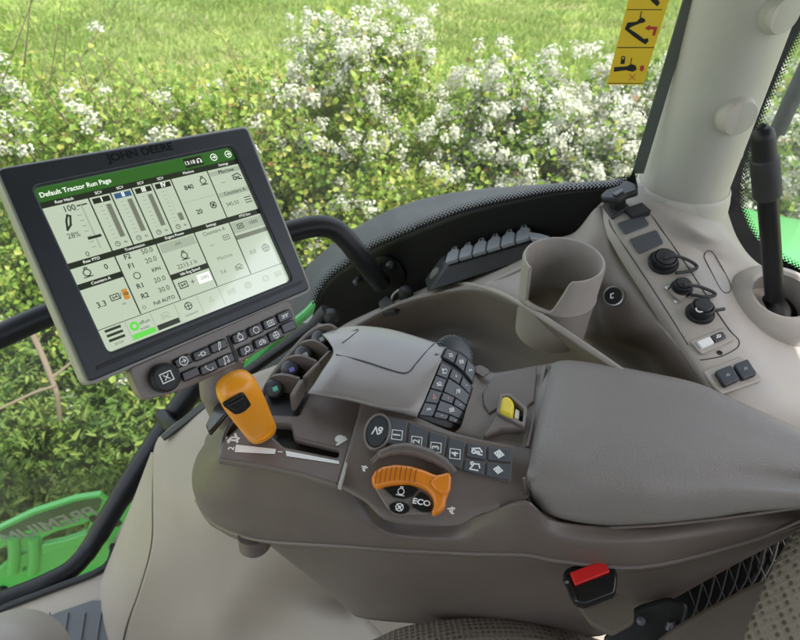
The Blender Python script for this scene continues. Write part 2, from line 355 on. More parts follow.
# screen content: one mesh, several materials
sm = ['s_bg', 's_bar', 's_blk', 's_txt', 's_wht', 's_gry', 's_lgt', 's_blu', 's_grn', 's_org']
mb = MB()
def sq(s0, t0, s1, t1, mi, lay=1):
    n = SCR[3] * (.00025 * lay); p = lambda s, t: tl + ex * (s * SW) - ey * (t * SH) + n
    mb.add([p(s0, t1), p(s1, t1), p(s1, t0), p(s0, t0)], [(0, 1, 2, 3)], mi)
def st(s, x, y, size, mi=3, al='CENTER', b=0, rot=0): text(mb, s, SCR, x * SW, -y * SH, size * SH * .88, up=.0012, mi=mi, align=al, bold=b * .5)
def si(k, x, y, size, mi=3, w=.1): strokes(mb, ICON[k], SCR, x * SW, -y * SH, size * SH, w=w, up=.0012, mi=mi)
sq(-.01, -.01, 1.01, 1.01, 0, 0)
sq(0, 0, 1, .085, 1); st('Default Tractor Run Page', .015, .047, .045, 4, 'LEFT', .0001)
sq(.70, .012, .80, .075, 2, 2); st('13:18', .728, .045, .04, 4); si('head', .78, .043, .04, 4); si('arrow', .865, .043, .045, 4); si('arrow', .95, .043, .045, 4)
for x0, x1, t, lab in [(0, .2, .085, 'Rear Hitch'), (.2, .3, .085, 'SCV'), (.3, .4, .085, 'SCV'), (.4, .5, .085, 'SCV'), (.5, .6, .085, 'SCV'), (.6, .8, .085, 'Machine'), (.8, 1, .085, 'Settings'),
                       (0, .2, .455, 'Rear PTO'), (0, .2, .585, 'Counters A'), (.2, .4, .455, 'Transmission'), (.4, .6, .455, 'Engine Power'), (.4, .6, .70, 'Idle Eng Speed'), (.6, .8, .455, 'Settings'), (.8, 1, .455, 'PTO Eco')]:
    sq(x0, t, x1, t + .036, 2); st(lab, (x0 + x1) / 2, t + .018, .027, 4)
for x in (.2, .3, .4, .5, .6, .8): sq(x - .003, .12, x + .003, .455, 2)
for x in (.2, .4, .6, .8): sq(x - .003, .49, x + .003, .865, 2)
st('100', .105, .155, .055, b=.0002); st('28%', .075, .31, .05); st('0', .095, .435, .05); si('pen', .075, .23, .09, w=.13)
sq(.155, .14, .163, .42, 6); sq(.14, .145, .185, .153, 2); sq(.125, .34, .185, .356, 2, 2)
for k in range(8): sq(.125, .17 + k * .033, .145, .173 + k * .033, 5)
for k, (nm, mi) in enumerate([('I', 2), ('II', 7), ('III', 2), ('IV', 2)]):
    x = .2 + .1 * k; sq(x + .012, .13, x + .09, .163, mi); st(nm, x + .051, .147, .045, 4, b=.0003)
    if k < 3: sq(x + .06, .18, x + .083, .39, 5)
    else: sq(x + .06, .34, x + .083, .39, 5)
    sq(x + .055, .18, x + .057, .39, 6)
    for j in range(9): sq(x + .03, .185 + j * .025, x + .045, .187 + j * .025, 5)
    si('clock', x + .035, .425, .036); st('4s', x + .072, .425, .028)
st('840', .67, .20, .05, b=.0003); si('engine', .755, .18, .06); st('20', .67, .37, .05, b=.0003); si('fan', .755, .35, .055); sq(.61, .285, .79, .289, 6)
st('Machine', .9, .15, .042); st('---', .86, .22, .04); si('plough', .945, .2, .07); st('Counters A', .9, .30, .04, 3); st('345.53', .86, .375, .042); si('bars', .955, .375, .06)
sq(.805, .135, .995, .165, 6); sq(.805, .285, .995, .318, 6)
for y0 in (.15, .30): st('Machine' if y0 < .2 else 'Counters A', .9, y0, .04)
si('engine', .06, .535, .06); st('0', .145, .535, .05, b=.0002)
st('3.3', .06, .735, .055, b=.0002); si('box', .125, .72, .055); st('/', .15, .725, .06); sq(.162, .69, .188, .755, 9); si('plug', .175, .72, .035); st('l/h', .15, .775, .025)
for y, a, b in [(.515, 'F2', '50.0'), (.575, 'F1', '20.0'), (.705, 'R1', '20.0'), (.77, 'R2', '30.0')]: st(a, .25, y, .05, b=.0003); st(b, .345, y, .05)
si('ring', .255, .64, .05); st('KPH', .35, .64, .035, b=.0002); st('Full AUTO', .325, .835, .036, b=.0002); si('ring', .225, .835, .025)
sq(.41, .50, .59, .56, 6); si('wave', .5, .53, .05, 5); si('engine', .505, .61, .06); st('2213.1 h', .5, .67, .045)
si('box', .44, .785, .06); si('plus', .49, .785, .04); sq(.52, .755, .59, .815, 4); st('2095', .555, .785, .036)
st('Counters A', .7, .52, .04); st('---', .66, .60, .04); si('box', .75, .58, .05, 5); st('Machine', .7, .70, .04, 5); st('3.6', .66, .79, .042, 5); si('plough', .75, .79, .06, 5)
sq(.805, .50, .995, .575, 6); si('box', .85, .535, .05); st('1000', .93, .535, .042); sq(.8, .59, 1, .62, 5); st('0.0', .86, .73, .045, 5); si('globe', .94, .73, .06, 5)
sq(0, .868, 1, .872, 2)
si('bars', .06, .92, .1, w=.16); st('SETUP', .06, .98, .022)
for k in range(5): sq(.12 + k * .12, .875, .1215 + k * .12, 1, 5)
sq(.125, .965, .235, .998, 8); si('ring', .15, .92, .05, 8, .3); st('eRun', .2, .915, .036); st('WORK', .19, .952, .022); sq(.245, .965, .355, .998, 2); si('plough', .3, .92, .06, 6); si('globe', .42, .92, .055); st('GUIDANCE', .42, .975, .02)
for x, k in ((.54, 'tri'), (.66, 'box'), (.76, 'globe'), (.87, 'ring'), (.95, 'box')): si(k, x, .93, .05, 6)
build('screen', mb, sm, mon, sharp=0)
# ================================================================== KEYPAD below the monitor
KP = shift(SCR, -.006)
kp = thing('button_keypad', onpl(215, 352, KP), 'taupe keypad bar with black buttons and round knob under the monitor', 'keypad')
mb = MB(); slab(mb, [(128, 368), (286, 299), (291, 302), (293.5, 308), (297.5, 325), (294, 331), (238, 364), (183, 390), (147, 400), (139, 394)], shift(KP, -.014), .018, .002, r=.006); build('keypad_plate', mb, 'brown_lt', kp)
mb = MB(); slab(mb, [(226.5, 336), (229.5, 335), (239.5, 361), (236.5, 363)], shift(KP, .004), .001, .0003); build('keypad_groove', mb, 'black', kp)
du = Vector((15.0, -6.6)); dv = Vector((3.9, 9.3))
btn = [((183.5, 361), 'arrow'), ((202, 354), 'plug'), ((219, 346), 'pen'), ((191, 374), None), ((209, 368), 'phone'), ((226, 360), 'note'),
       ((240, 337), 'engine'), ((256, 330), 'ring'), ((270.5, 323), 'box'), ((285, 316), 'dots'), ((247, 350), 'search'), ((262, 342), 'wheels'), ((276, 335), 'globe'), ((289, 326.5), None)]
for (x, y), ic in btn:
    c = Vector((x, y)); w = .92 if x > 232 else 1.12
    mb = MB(); slab(mb, [tuple(c + du * (a * .5 * w) + dv * (b * .5)) for a, b in ((-1, -1), (1, -1), (1, 1), (-1, 1))], shift(KP, .004), .0045, .0014, r=.0028)
    o = build('button', mb, 'gloss', kp)
    if ic:
        mb = MB(); spx(mb, ICON[ic], shift(KP, .0087), x, y, .0085, w=.11); build('symbol', mb, 'white', o, sharp=0)
kc = onpl(163, 378, shift(KP, .004)); mb = MB()
lathe(mb, kc, KP[3], [(.0145, 0), (.0148, .002), (.0142, .009), (.0125, .0108), (.0115, .011), (.0112, .0105), (.0001, .0105)], 40, rfun=lambda j, h: 1 - .02 * (j % 2) * (h < .009)); kb = build('rotary_knob', mb, 'black', kp)
mb = MB(); kpl = (kc + KP[3] * .0108, KP[1], KP[2], KP[3]); strokes(mb, [[(-.4, -.32), (-.4, .32), (.4, .32), (.4, -.32), (-.4, -.32)], [(-.16, -.16), (.16, .16)], [(-.16, .16), (.16, -.16)]], kpl, 0, 0, .014, w=.08); build('symbol', mb, 'white', kb, sharp=0)
# monitor arm
arm = thing('monitor_arm', T(215, 405, .72), 'brown stalk carrying the monitor up from the armrest console', 'bracket')
mb = MB(); tube(mb, [T(222, 360, .74), T(220, 380, .74), T(222, 398, .745), T(230, 414, .75), T(242, 428, .76)], [.026, .024, .022, .02, .02], 16, n=5); build('stalk', mb, 'brown', arm)
mb = MB(); slab(mb, [(205, 425), (214, 406), (226, 397), (236, 392), (240, 400), (226, 412), (216, 424), (208, 433)], mkplane(T(222, 412, .715), T(240, 400, .72), T(222, 400, .74)), .006, .002, r=.004); sp = build('stalk_foot', mb, 'gloss', arm)
# ================================================================== ARMREST CONSOLE
CT = -.55
def zpl(px, py, z, px2, py2):      # horizontal plane at height z, ex along the pixel direction given
    p0 = Zp(px, py, z); return mkplane(p0, Zp(px2, py2, z), p0 + Vector((0, 1, 0)))
con = thing('armrest_console', Zp(330, 470, -.8), 'brown armrest console with orange lever, button rows and padded rest', 'armrest console')
def side(px, py, c):               # point of the front side wall  y + .2x = c
    d = ray(px, py); return CAM + d * (c / (d.y + .2 * d.x))
R_ = []
cols = {
 'top':  [(246, 404, None, -.56), (226, 430, None, -.552), (222, 453, None, -.549), (236, 459, .386, 0), (262, 464, .386, 0), (300, 470, .386, 0), (338, 481, .386, 0), (365, 501, .386, 0), (391, 521, .388, 0), (453, 525, .39, 0), (478, 515, .388, 0), (526, 502, .386, 0), (556, 521, .392, 0), (640, 527, .405, 0), (740, 517, .430, 0), (830, 506, .46, 0)],
}
top = []
for (x, y, c, z) in cols['top']: top.append(Zp(x, y, z) if c is None else side(x, y, c))
def prow(l): return [side(x, y, c) for x, y, c in l]
r1 = prow([(232, 418, .52), (203, 446, .46), (200, 470, .415), (226, 485, .383), (262, 490, .378), (300, 496, .375), (338, 505, .374), (365, 515, .374), (392, 530, .376), (453, 534, .38), (480, 528, .378), (526, 522, .378), (560, 538, .38), (640, 541, .388), (740, 529, .42), (830, 509, .45)])
r2 = prow([(212, 430, .54), (193, 470, .47), (197, 497, .42), (226, 508, .383), (262, 514, .374), (300, 518, .37), (338, 522, .368), (365, 526, .368), (392, 537, .37), (453, 542, .374), (480, 540, .374), (526, 540, .374), (560, 550, .378), (640, 556, .386), (740, 536, .418), (830, 511, .445)])
r3 = prow([(205, 442, .55), (197, 500, .475), (212, 521, .43), (238, 534, .392), (264, 540, .38), (300, 543, .374), (338, 545, .371), (365, 547, .37), (392, 549, .371), (453, 552, .374), (480, 553, .375), (526, 554, .376), (560, 560, .38), (640, 566, .388), (740, 543, .42), (830, 513, .44)])
r4 = prow([(215, 460, .56), (206, 515, .49), (222, 532, .445), (242, 541, .405), (266, 545, .394), (300, 548, .386), (338, 549.5, .381), (365, 551, .38), (392, 553, .381), (453, 556, .382), (480, 557, .382), (526, 558, .383), (560, 565, .386), (640, 572, .394), (740, 548, .425), (830, 515, .445)])
patch('side_panel', [top, r1, r2, r3, r4], 'brown', con, 5, 5, .003, pts=True)
mb = MB(); tube(mb, r3[1:], .0035, 8, n=5); build('lower_lip', mb, 'brown', con)
l0 = prow([(262, 540, .47), (268, 543, .42), (290, 546, .41), (330, 548, .40), (392, 551, .395), (453, 554, .395), (526, 557, .395), (580, 565, .398), (640, 570, .402), (740, 546, .42), (830, 510, .43)])
l1 = prow([(285, 556, .48), (292, 563, .43), (310, 565, .412), (345, 568, .40), (400, 572, .395), (453, 574, .395), (526, 578, .395), (590, 588, .398), (650, 582, .405), (740, 552, .425), (830, 512, .435)])
l2 = prow([(318, 580, .49), (326, 590, .435), (340, 592, .415), (365, 595, .405), (410, 598, .40), (453, 600, .40), (526, 605, .40), (595, 612, .405), (655, 594, .415), (740, 557, .43), (830, 514, .44)])
l3 = prow([(345, 603, .50), (352, 614, .44), (362, 618, .42), (382, 621, .412), (420, 624, .41), (453, 627, .41), (526, 634, .41), (600, 636, .415), (660, 606, .43), (740, 562, .44), (830, 516, .45)])
patch('lower_skirt', [l0, l1, l2, l3], 'brown', con, 5, 5, .003, pts=True)
# lever quadrant panel
LP = zpl(222, 459, -.553, 341, 484)
slot = [(268, 431), (272, 424.5), (291, 425.5), (294, 438.5), (339.5, 449.5), (338, 457), (283.5, 446)]
mb = MB(); slab(mb, [[(216, 459), (222, 441), (240, 424), (272, 414), (299, 415), (309, 391.5), (364, 402), (338.5, 486), (300, 474), (262, 466)], slot], LP, .010, .0035, r=.004); build('lever_panel', mb, 'brown', con)
mb = MB(); slab(mb, [(258, 425), (275, 412), (300, 413), (350, 440), (348, 462), (280, 452)], shift(LP, -.008), .004, .001); build('lever_slot', mb, 'rubber', con)
LT = shift(LP, .0102); mb = MB()
def flat(mb, pts, pl, up=.0004, mi=0):
    P = [onpl(x, y, shift(pl, up)) for x, y in pts]; mb.add(P, [tuple(range(len(P)))], mi); return mb
def flatw(mb, pts, pl, up=.0004, mi=0):
    o = len(mb.f); flat(mb, pts, pl, up, mi)
    v = [mb.v[i] for i in mb.f[o]]
    if (v[1] - v[0]).cross(v[2] - v[1]).dot(pl[3]) < 0: mb.f[o] = mb.f[o][::-1]
    return mb
flatw(mb, [(236, 444.5), (276, 449), (275, 454), (234.5, 452)], LT); flatw(mb, [(285.5, 450.5), (339, 461), (339, 464), (286.5, 456)], LT)
tpx(mb, '2', LT, 231.5, 448.5, .009, rot=rad(95), bold=.0003); tpx(mb, '1', LT, 280.5, 452, .008, rot=rad(95), bold=.0002)
spx(mb, ICON['hare'], LT, 234, 438.5, .013, w=.2, rot=.3); spx(mb, ICON['snail'], LT, 340, 440, .013, w=.22, rot=.9); build('scale_marks', mb, 'white', con, sharp=0)
mb = MB(); slab(mb, [(361.5, 401.5), (365, 402.5), (341, 487), (337.5, 486)], shift(LP, .006), .006, .001); build('inlay_strip', mb, 'greyline', con)
# orange lever
lev0 = onpl(277, 431, LP); 
L0 = onpl(262, 432, shift(LP, .016)); L1 = T(234, 384, .605)
ax = (L1 - L0); ln = ax.length; axn = ax.normalized()
def ell_loft(mb, secs, seg=28, mi=0):
    vs = []; fs = []
    for (c, x, y, rx, ry, pw) in secs:
        for j in range(seg):
            a = 2 * math.pi * j / seg; ca, sa = math.cos(a), math.sin(a)
            vs.append(c + x * (rx * math.copysign(abs(ca) ** pw, ca)) + y * (ry * math.copysign(abs(sa) ** pw, sa)))
    k = len(secs)
    for i in range(k - 1):
        for j in range(seg):
            a = i * seg + j; b = i * seg + (j + 1) % seg; fs.append((a, b, b + seg, a + seg))
    fs.append(tuple(range(seg - 1, -1, -1))); fs.append(tuple(range((k - 1) * seg, k * seg))); mb.add(vs, fs, mi)
vx = axn.cross((CAM - L0).normalized()).normalized(); vy = vx.cross(axn)
if vy.dot(CAM - L0) < 0: vy = -vy
mb = MB()
prof = [(-.01, .0135, .010), (0, .0152, .012), (.04, .0162, .0135), (.25, .0172, .0145), (.5, .0186, .016), (.75, .0196, .0172), (.92, .0190, .0165), (1.0, .0168, .0145), (1.05, .012, .010), (1.075, .006, .005), (1.082, .001, .001)]
ell_loft(mb, [(L0 + axn * (s * ln), vx, vy, rx, ry, .82) for s, rx, ry in [(a, b * 1.05, c * 1.05) for a, b, c in prof]]); lv = build('speed_lever', mb, 'orange', con)
tr = mkplane(L0 + axn * (ln * .90) + vy * .0135 - vx * .000, L0 + axn * (ln * .90) + vy * .0135 + vx, L0 + axn * ln + vy * .0135)
sgn = 1 if tr[1].dot(rtv) > 0 else -1
def lt(a, b): return (a * .92 * sgn - .0068 * sgn, b * 1.12)
mb = MB(); slab2(mb, [rc([lt(-.0135, .0125), lt(.0115, .0115), lt(.0125, -.010), lt(.002, -.0135), lt(-.0075, -.011)], .004)], tr, .004, .0012, up=.0005); trg = build('trigger_recess', mb, 'black', lv)
mb = MB(); slab2(mb, [rc([lt(-.0105, .010), lt(.0095, .009), lt(.0095, -.003), lt(-.006, -.002)], .003)], tr, .0042, .0018, up=.0022); build('trigger', mb, 'gloss', lv)
mb = MB(); lathe(mb, L0 + axn * (ln * .12), axn, [(.016, 0), (.0167, .0003), (.0167, .0006), (.016, .001)], 28); build('lever_seam', mb, 'orange', lv)
mb = MB(); tube(mb, [lev0 - Vector((0, 0, .02)), L0 + axn * .004], .006, 12); build('lever_shaft', mb, 'silver', lv)
# top cover: rounded hump
tc_rows = [
    [(322, 334, .80), (340, 327.5, .80), (358, 325.5, .805), (392, 329.5, .80), (436, 342.5, .785), (447, 347, .78)],
    [(329, 342, .765), (345, 337, .762), (362, 336, .762), (392, 341, .758), (430, 352, .75), (445.5, 353.5, .752)],
    [(333, 353, .737), (348, 351, .732), (366, 353, .728), (394, 359, .723), (424, 366, .722), (440.5, 362, .735)],
    [(322, 371, .722), (338, 371, .714), (360, 375, .708), (390, 382, .704), (414, 388, .706), (431, 384, .718)],
    [(314, 384, .712), (331, 386, .703), (356, 391, .696), (386, 399, .69), (408, 404, .694), (423, 404, .705)],
    [(308, 393, .712), (326, 396, .704), (350, 400, .698), (380, 407.5, .69), (402, 412.5, .69), (417, 416.5, .70)],
    [(308, 394.5, .716), (326, 397.5, .708), (350, 401.5, .702), (380, 409, .694), (402, 414, .694), (417, 418, .704)]]
tcz = [[-.527, -.522, -.518, -.518, -.517, -.517], [-.518, -.511, -.508, -.507, -.508, -.510], [-.515, -.507, -.504, -.503, -.505, -.508], [-.516, -.508, -.505, -.504, -.507, -.511], [-.518, -.511, -.508, -.508, -.511, -.516], [-.522, -.516, -.513, -.513, -.518, -.524], [-.536, -.53, -.527, -.527, -.532, -.536]]
tc_rows = [[(p[0], p[1], z / ray(p[0], p[1]).z) for p, z in zip(r, zr)] for r, zr in zip(tc_rows, tcz)]
patch('top_cover', tc_rows, 'cover', con, 7, 6, .003)
G = grid([[T(*p) for p in r] for r in tc_rows], 12, 12)
def cover_pt(px, py):
    best = None
    for r in G:
        for p in r:
            q = p - CAM; d = q.dot(fw); x = 400 + FPX * q.x / d; y = 320 - FPX * q.dot(upv) / d; e = (x - px) ** 2 + (y - py) ** 2
            if best is None or e < best[0]: best = (e, d)
    return T(px, py, best[1] - .0006)
mb = MB(); tube(mb, [cover_pt(*p) for p in [(336, 354.5), (352, 358), (370, 363), (388, 369), (403, 373), (410, 371), (414, 366), (424, 354), (434, 343.5)]], .0006, 6, n=4); build('cover_seam', mb, 'black', con)
mb = MB(); tube(mb, [cover_pt(*p) for p in [(338, 334), (352, 331), (358, 329), (357, 331.5), (350, 337), (342, 343)]], .0004, 6, n=4); build('cover_seam', mb, 'rubber', con)
# right hand slope with small keys
KS = mkplane(T(441, 359, .735), T(473, 386, .745), T(417, 416, .70))
mb = MB(); slab(mb, [(408, 420), (436, 352), (470, 370), (480, 388), (466, 436), (440, 440)], shift(KS, -.016), .011, .002, r=.003); build('key_base', mb, 'brown', con)
mb = MB(); slab(mb, [(417, 416.5), (441, 358.5), (456, 367), (466, 376), (473, 386.5), (468, 404), (461.5, 426), (450, 429), (432, 423)], shift(KS, -.004), .004, .001, r=.003); build('key_bed', mb, 'black', con)
mb = MB(); slab(mb, [(441, 357.5), (446.5, 346.5), (462, 352), (470, 359), (476.5, 367), (473.5, 385), (466, 376), (456, 366)], shift(KS, -.004), .005, .001, r=.003); build('key_bed', mb, 'black', con)
def kq(u, v, Q): # bilinear in the quad (top left, top right, bottom right, bottom left)
    a, b, c, d = [Vector(q) for q in Q]; return tuple((a * (1 - u) + b * u) * (1 - v) + (d * (1 - u) + c * u) * v)
QK = [(441.5, 360.5), (472.5, 386.5), (461.5, 426), (418, 416)]; QT = [(447, 348), (476, 367.5), (473, 383.5), (442.5, 357)]
def key(Q, u0, v0, u1, v1, ic, s=.0062, m='char', col='white', up=0):
    bow = lambda u, v: (kq(u, v, Q)[0] + 1.6 * math.sin(u * 3.14), kq(u, v, Q)[1] - 2.2 * math.sin(u * 3.14))
    pts = [bow(u0, v0), bow((u0 + u1) / 2, v0), bow(u1, v0), bow(u1, v1), bow((u0 + u1) / 2, v1), bow(u0, v1)]
    mb = MB(); slab(mb, pts, shift(KS, up), .0028, .0007, r=.0016); o = build('key', mb, m, con)
    if ic: mb = MB(); c = bow((u0 + u1) / 2, (v0 + v1) / 2); spx(mb, ICON[ic], shift(KS, up + .003), c[0], c[1], s, w=.13, rot=.8); build('symbol', mb, col, o, sharp=0)
for k, ic in enumerate(['loader', 'plough', 'tri', 'wave']): key(QK, .02, .02 + .245 * k, .30, .245 + .245 * k, ic, .007, col='pink' if ic == 'tri' else 'white')
key(QK, .33, .02, .63, .20, 'plus', .004); key(QK, .66, .02, .98, .20, 'minus', .004)
key(QK, .33, .22, .98, .48, 'auto', .0065); key(QK, .33, .50, .63, .64, 'plus', .004, col='pink'); key(QK, .66, .50, .98, .64, 'minus', .004)
key(QK, .33, .66, .98, .86, 'box', .0062); key(QK, .33, .88, .63, .99, 'minus', .004); key(QK, .66, .88, .98, .99, 'minus', .004)
for k, ic in enumerate(['bars', 'box', 'wave']): key(QT, .02 + k * .33, .04, .32 + k * .33, .94, ic, .006, up=.001)
# knurled encoder wheel behind the keys
wc = T(453, 355.5, .775); wa = (KS[3] + Vector((0, 0, .1))).normalized(); mb = MB()
lathe(mb, wc - wa * .001, wa, [(.020, -.014), (.0255, -.010), (.0265, -.006), (.0265, .004), (.025, .008), (.02, .010)], 90, rfun=lambda j, h: 1 - .06 * (j % 3 == 0)); build('thumb_wheel', mb, 'dial', con)
# connecting saddle to the right of the keys, and the yellow lever block
sad = [[(474, 366, .782), (486, 371, .785), (500, 372, .785), (540, 365, .785), (552, 363, .785)],
       [(473, 386, .752), (482, 390, .752), (500, 388, .75), (535, 384, .752), (550, 380, .75)],
       [(467, 406, .728), (478, 412, .725), (500, 410, .722), (533, 408, .722), (545, 405, .72)],
       [(461, 426, .708), (474, 433, .703), (500, 437, .697), (528, 438, .695), (540, 435, .695)],
       [(455, 432, .703), (470, 438, .70), (500, 444, .69), (528, 449, .684), (540, 452, .68)]]
patch('saddle', sad, 'brown_lt', con, 6, 6, .003)
YP = mkplane(T(490, 380, .762), T(536, 370, .768), T(486, 420, .715))
mb = MB(); slab(mb, [(493, 375.5), (537.5, 366), (534.5, 401), (529, 404), (526, 409), (509, 394), (501, 396), (499, 408), (489, 413.5), (483, 404), (482, 393)], shift(YP, -.002), .006, .002, r=.003); build('cover_plate', mb, 'brown', con)
mb = MB(); slab(mb, [(542, 366), (547, 365), (529.5, 446), (525.5, 446)], shift(YP, -.004), .004, .001); build('edge_strip', mb, 'brown_lt', con)
yb = MB()
def pr(mb, front, up_, down_, mi=0):   # prism between two pixel/depth loops
    k = len(front); mb.add([T(*p) for p in front] + [T(*p) for p in down_], [tuple(range(k))] + [(i, (i + 1) % k, k + (i + 1) % k, k + i) for i in range(k)], mi)
HP = shift(YP, .010)
mb = MB(); slab(mb, [[(500, 394), (509.5, 392.5), (527.5, 407.5), (525, 427), (500, 414), (496, 412)], [(502.5, 396.5), (509, 396), (524, 409), (522.5, 422), (501, 411)]], YP, .012, .0012, r=.002); hb = build('lever_housing', mb, 'brown_lt', con)
mb = MB(); slab(mb, [(498, 410), (502, 412), (525, 426), (524, 428.5), (500, 429), (484, 436.5), (483.5, 434), (491, 423)], YP, .009, .002, r=.002); build('housing_foot', mb, 'brown', con)
mb = MB(); slab(mb, [(501, 396), (510, 394), (525, 408), (523, 424), (500, 412)], shift(YP, -.003), .003, .001); build('housing_floor', mb, 'rubber', con)
mb = MB(); slab(mb, [(501.5, 396.5), (508, 395), (513, 399.5), (514.5, 404), (512.5, 417), (499.5, 411)], shift(YP, .002), .014, .004, r=.004); yl = build('yellow_lever', mb, 'yellow', con)
mb = MB(); slab(mb, [(515.5, 408.5), (519.5, 410.5), (519, 420), (514, 417.5)], shift(YP, .002), .006, .001); build('lever_stop', mb, 'white', con)
mb = MB(); slab(mb, [(474, 366), (481, 364.5), (490, 370), (489, 373), (483, 377), (475, 372)], shift(YP, .001), .003, .001, r=.003); build('small_button', mb, 'brown', con)
# dial deck
dd = [[(361, 400, .708), (390, 408, .698), (417, 417, .694), (447, 430, .688), (480, 439, .685), (515, 445, .683), (548, 452, .68)],
      [(357, 418, .694), (388, 424, .682), (415, 432, .677), (447, 444, .670), (480, 453, .668), (514, 460, .667), (540, 468, .66)],
      [(350, 444, .673), (377, 450, .660), (408, 458, .655), (440, 468, .651), (470, 474, .651), (512, 482, .652), (532, 488, .65)],
      [(345, 464, .660), (368, 478, .647), (400, 486, .642), (436, 496, .640), (466, 497, .643), (505, 495, .645), (529, 496, .645)],
      [(340, 480, .650), (368, 499, .640), (396, 516, .633), (440, 519, .634), (474, 509, .64), (508, 503, .642), (526, 500, .645)],
      [(338, 487, .650), (365, 502, .641), (391, 522, .634), (453, 525.5, .634), (478, 515, .640), (505, 508, .643), (526, 503, .65)]]
patch('control_deck', dd, 'brown', con, 6, 6, .003)
BP = mkplane(T(390, 430, .678), T(512, 465, .664), T(398, 415, .69))
BP = shift(BP, .001)
mb = MB(); slab(mb, [(384, 414.5), (413, 421), (448, 433.5), (513.5, 447), (511, 482), (463, 471), (440, 462), (395, 447), (386, 440)], BP, .0035, .001, r=.003); build('button_strip', mb, 'brown', con)
def bt(pts, txt=None, ic=None, cx=0, cy=0, s=.009):
    mb = MB(); slab(mb, pts, shift(BP, .003), .003, .0008, r=.001); o = build('button', mb, 'char', con); pl = shift(BP, .0062); mb = MB()
    if txt:
        tpx(mb, txt, pl, cx, cy, .0105, rot=rad(100), bold=.0003); spx(mb, [[(-.5, -.5), (-.5, .5), (.5, .5), (.5, -.5), (-.5, -.5)]], pl, cx, cy, .011, w=.08, rot=.17)
    else: spx(mb, ICON[ic], pl, cx, cy, s, w=.14, rot=.1)
    build('symbol', mb, 'white', o, sharp=0)
bt([(389, 417), (407.5, 421.5), (405, 447), (386, 442)], '1', None, 397, 435)
bt([(410, 422.5), (428, 430), (425.5, 455), (407, 448)], '2', None, 416.5, 441.5)
bt([(430, 431), (447, 436.5), (443, 462), (427.5, 456)], '3', None, 435.8, 447.5)
bt([(449.5, 437), (465.5, 442), (461.5, 469), (445.5, 463)], '4', None, 455, 454)
bt([(468, 442.5), (486, 446), (485.5, 459.5), (466.5, 456)], None, 'plough', 477, 450.5, .012)
bt([(488.5, 446.5), (511.5, 449.5), (511, 462), (488, 459.5)], None, 'diamond', 499, 454, .012)
bt([(466, 458.5), (485, 462), (484, 475), (463.5, 470)], None, 'loader', 475, 466, .011)
bt([(487.5, 462), (511, 464.5), (510, 480), (486.5, 475.5)], None, 'diamond', 498, 470, .011)
# oval button with ring
def ellipse(cx, cy, a, b, ang, n=28):
    c, s = math.cos(rad(ang)), math.sin(rad(ang)); return [(cx + a * math.cos(q) * c - b * math.sin(q) * s, cy + a * math.cos(q) * s + b * math.sin(q) * c) for q in [2 * math.pi * i / n for i in range(n)]]
OP = mkplane(T(378, 431, .678), T(390, 433, .675), T(378, 415, .69)); OP = shift(OP, .002)
mb = MB(); slab(mb, [ellipse(377, 431, 13.6, 19, 15), ellipse(377, 431, 11.4, 16.6, 15)], OP, .006, .0015); build('oval_ring', mb, 'brown_lt', con)
mb = MB(); slab(mb, ellipse(377, 431, 11.2, 16.4, 15), OP, .004, .0015); ob_ = build('button', mb, 'dial', con)
mb = MB(); spx(mb, ICON['auto'], shift(OP, .0042), 377, 431, .012, w=.14, rot=.1); build('symbol', mb, 'white', ob_, sharp=0)
# dial: brow, orange arc, keys
DP = mkplane(T(404, 492, .637), T(444, 500, .632), T(400, 470, .65)); DP = shift(DP, .002)
mb = MB(); P = [onpl(x, y, shift(DP, .006)) for x, y in [(372, 462), (380, 455), (392, 450.5), (405, 449), (420, 452), (434, 457.5), (446, 465), (454, 474)]]
tube(mb, P, [.003, .005, .0062, .0068, .0068, .006, .005, .003], 14, n=5); build('dial_brow', mb, 'brown', con)
ring = [(371, 477), (375, 470), (383, 465.5), (396, 463.5), (410, 465), (424, 469), (436, 474), (449, 472), (451, 476), (450, 489), (446.5, 497), (445.5, 506), (440, 511), (434, 513.5), (432, 511), (434.5, 504), (433, 496), (428, 489.5), (420, 485), (409, 482.5), (396, 483), (384, 485), (377, 487), (372.5, 483)]
mb = MB(); slab(mb, ring, DP, .015, .004, r=.002); rg = build('dial_ring', mb, 'orange_dk', con)
mb = MB()
for k in range(9):
    x = 376 + k * 4.9; y = 470 - 4 * math.sin(min(1, k / 5) * 1.57) + max(0, k - 5) * .9
    tube(mb, [onpl(x + 1.4, y, shift(DP, .0152)), onpl(x, y + 6.5, shift(DP, .0156)), onpl(x - 1, y + 14, shift(DP, .0152))], .0004, 6)
build('ring_rib', mb, 'orange_rib', rg)
mb = MB(); slab(mb, [(436, 475), (449, 471.5), (451.5, 476), (450.5, 490), (445, 495), (434, 488), (430, 481)], shift(DP, .012), .006, .003, r=.008); build('dial_tab', mb, 'orange_dk', rg)
mb = MB(); slab(mb, [(374, 486), (396, 482.5), (412, 483), (426, 488), (433.5, 497), (434, 506), (430, 513.5), (412, 514), (396, 514), (387, 507)], DP, .006, .001, r=.004); build('dial_face', mb, 'brown_lt', con)
DT = shift(DP, .006)
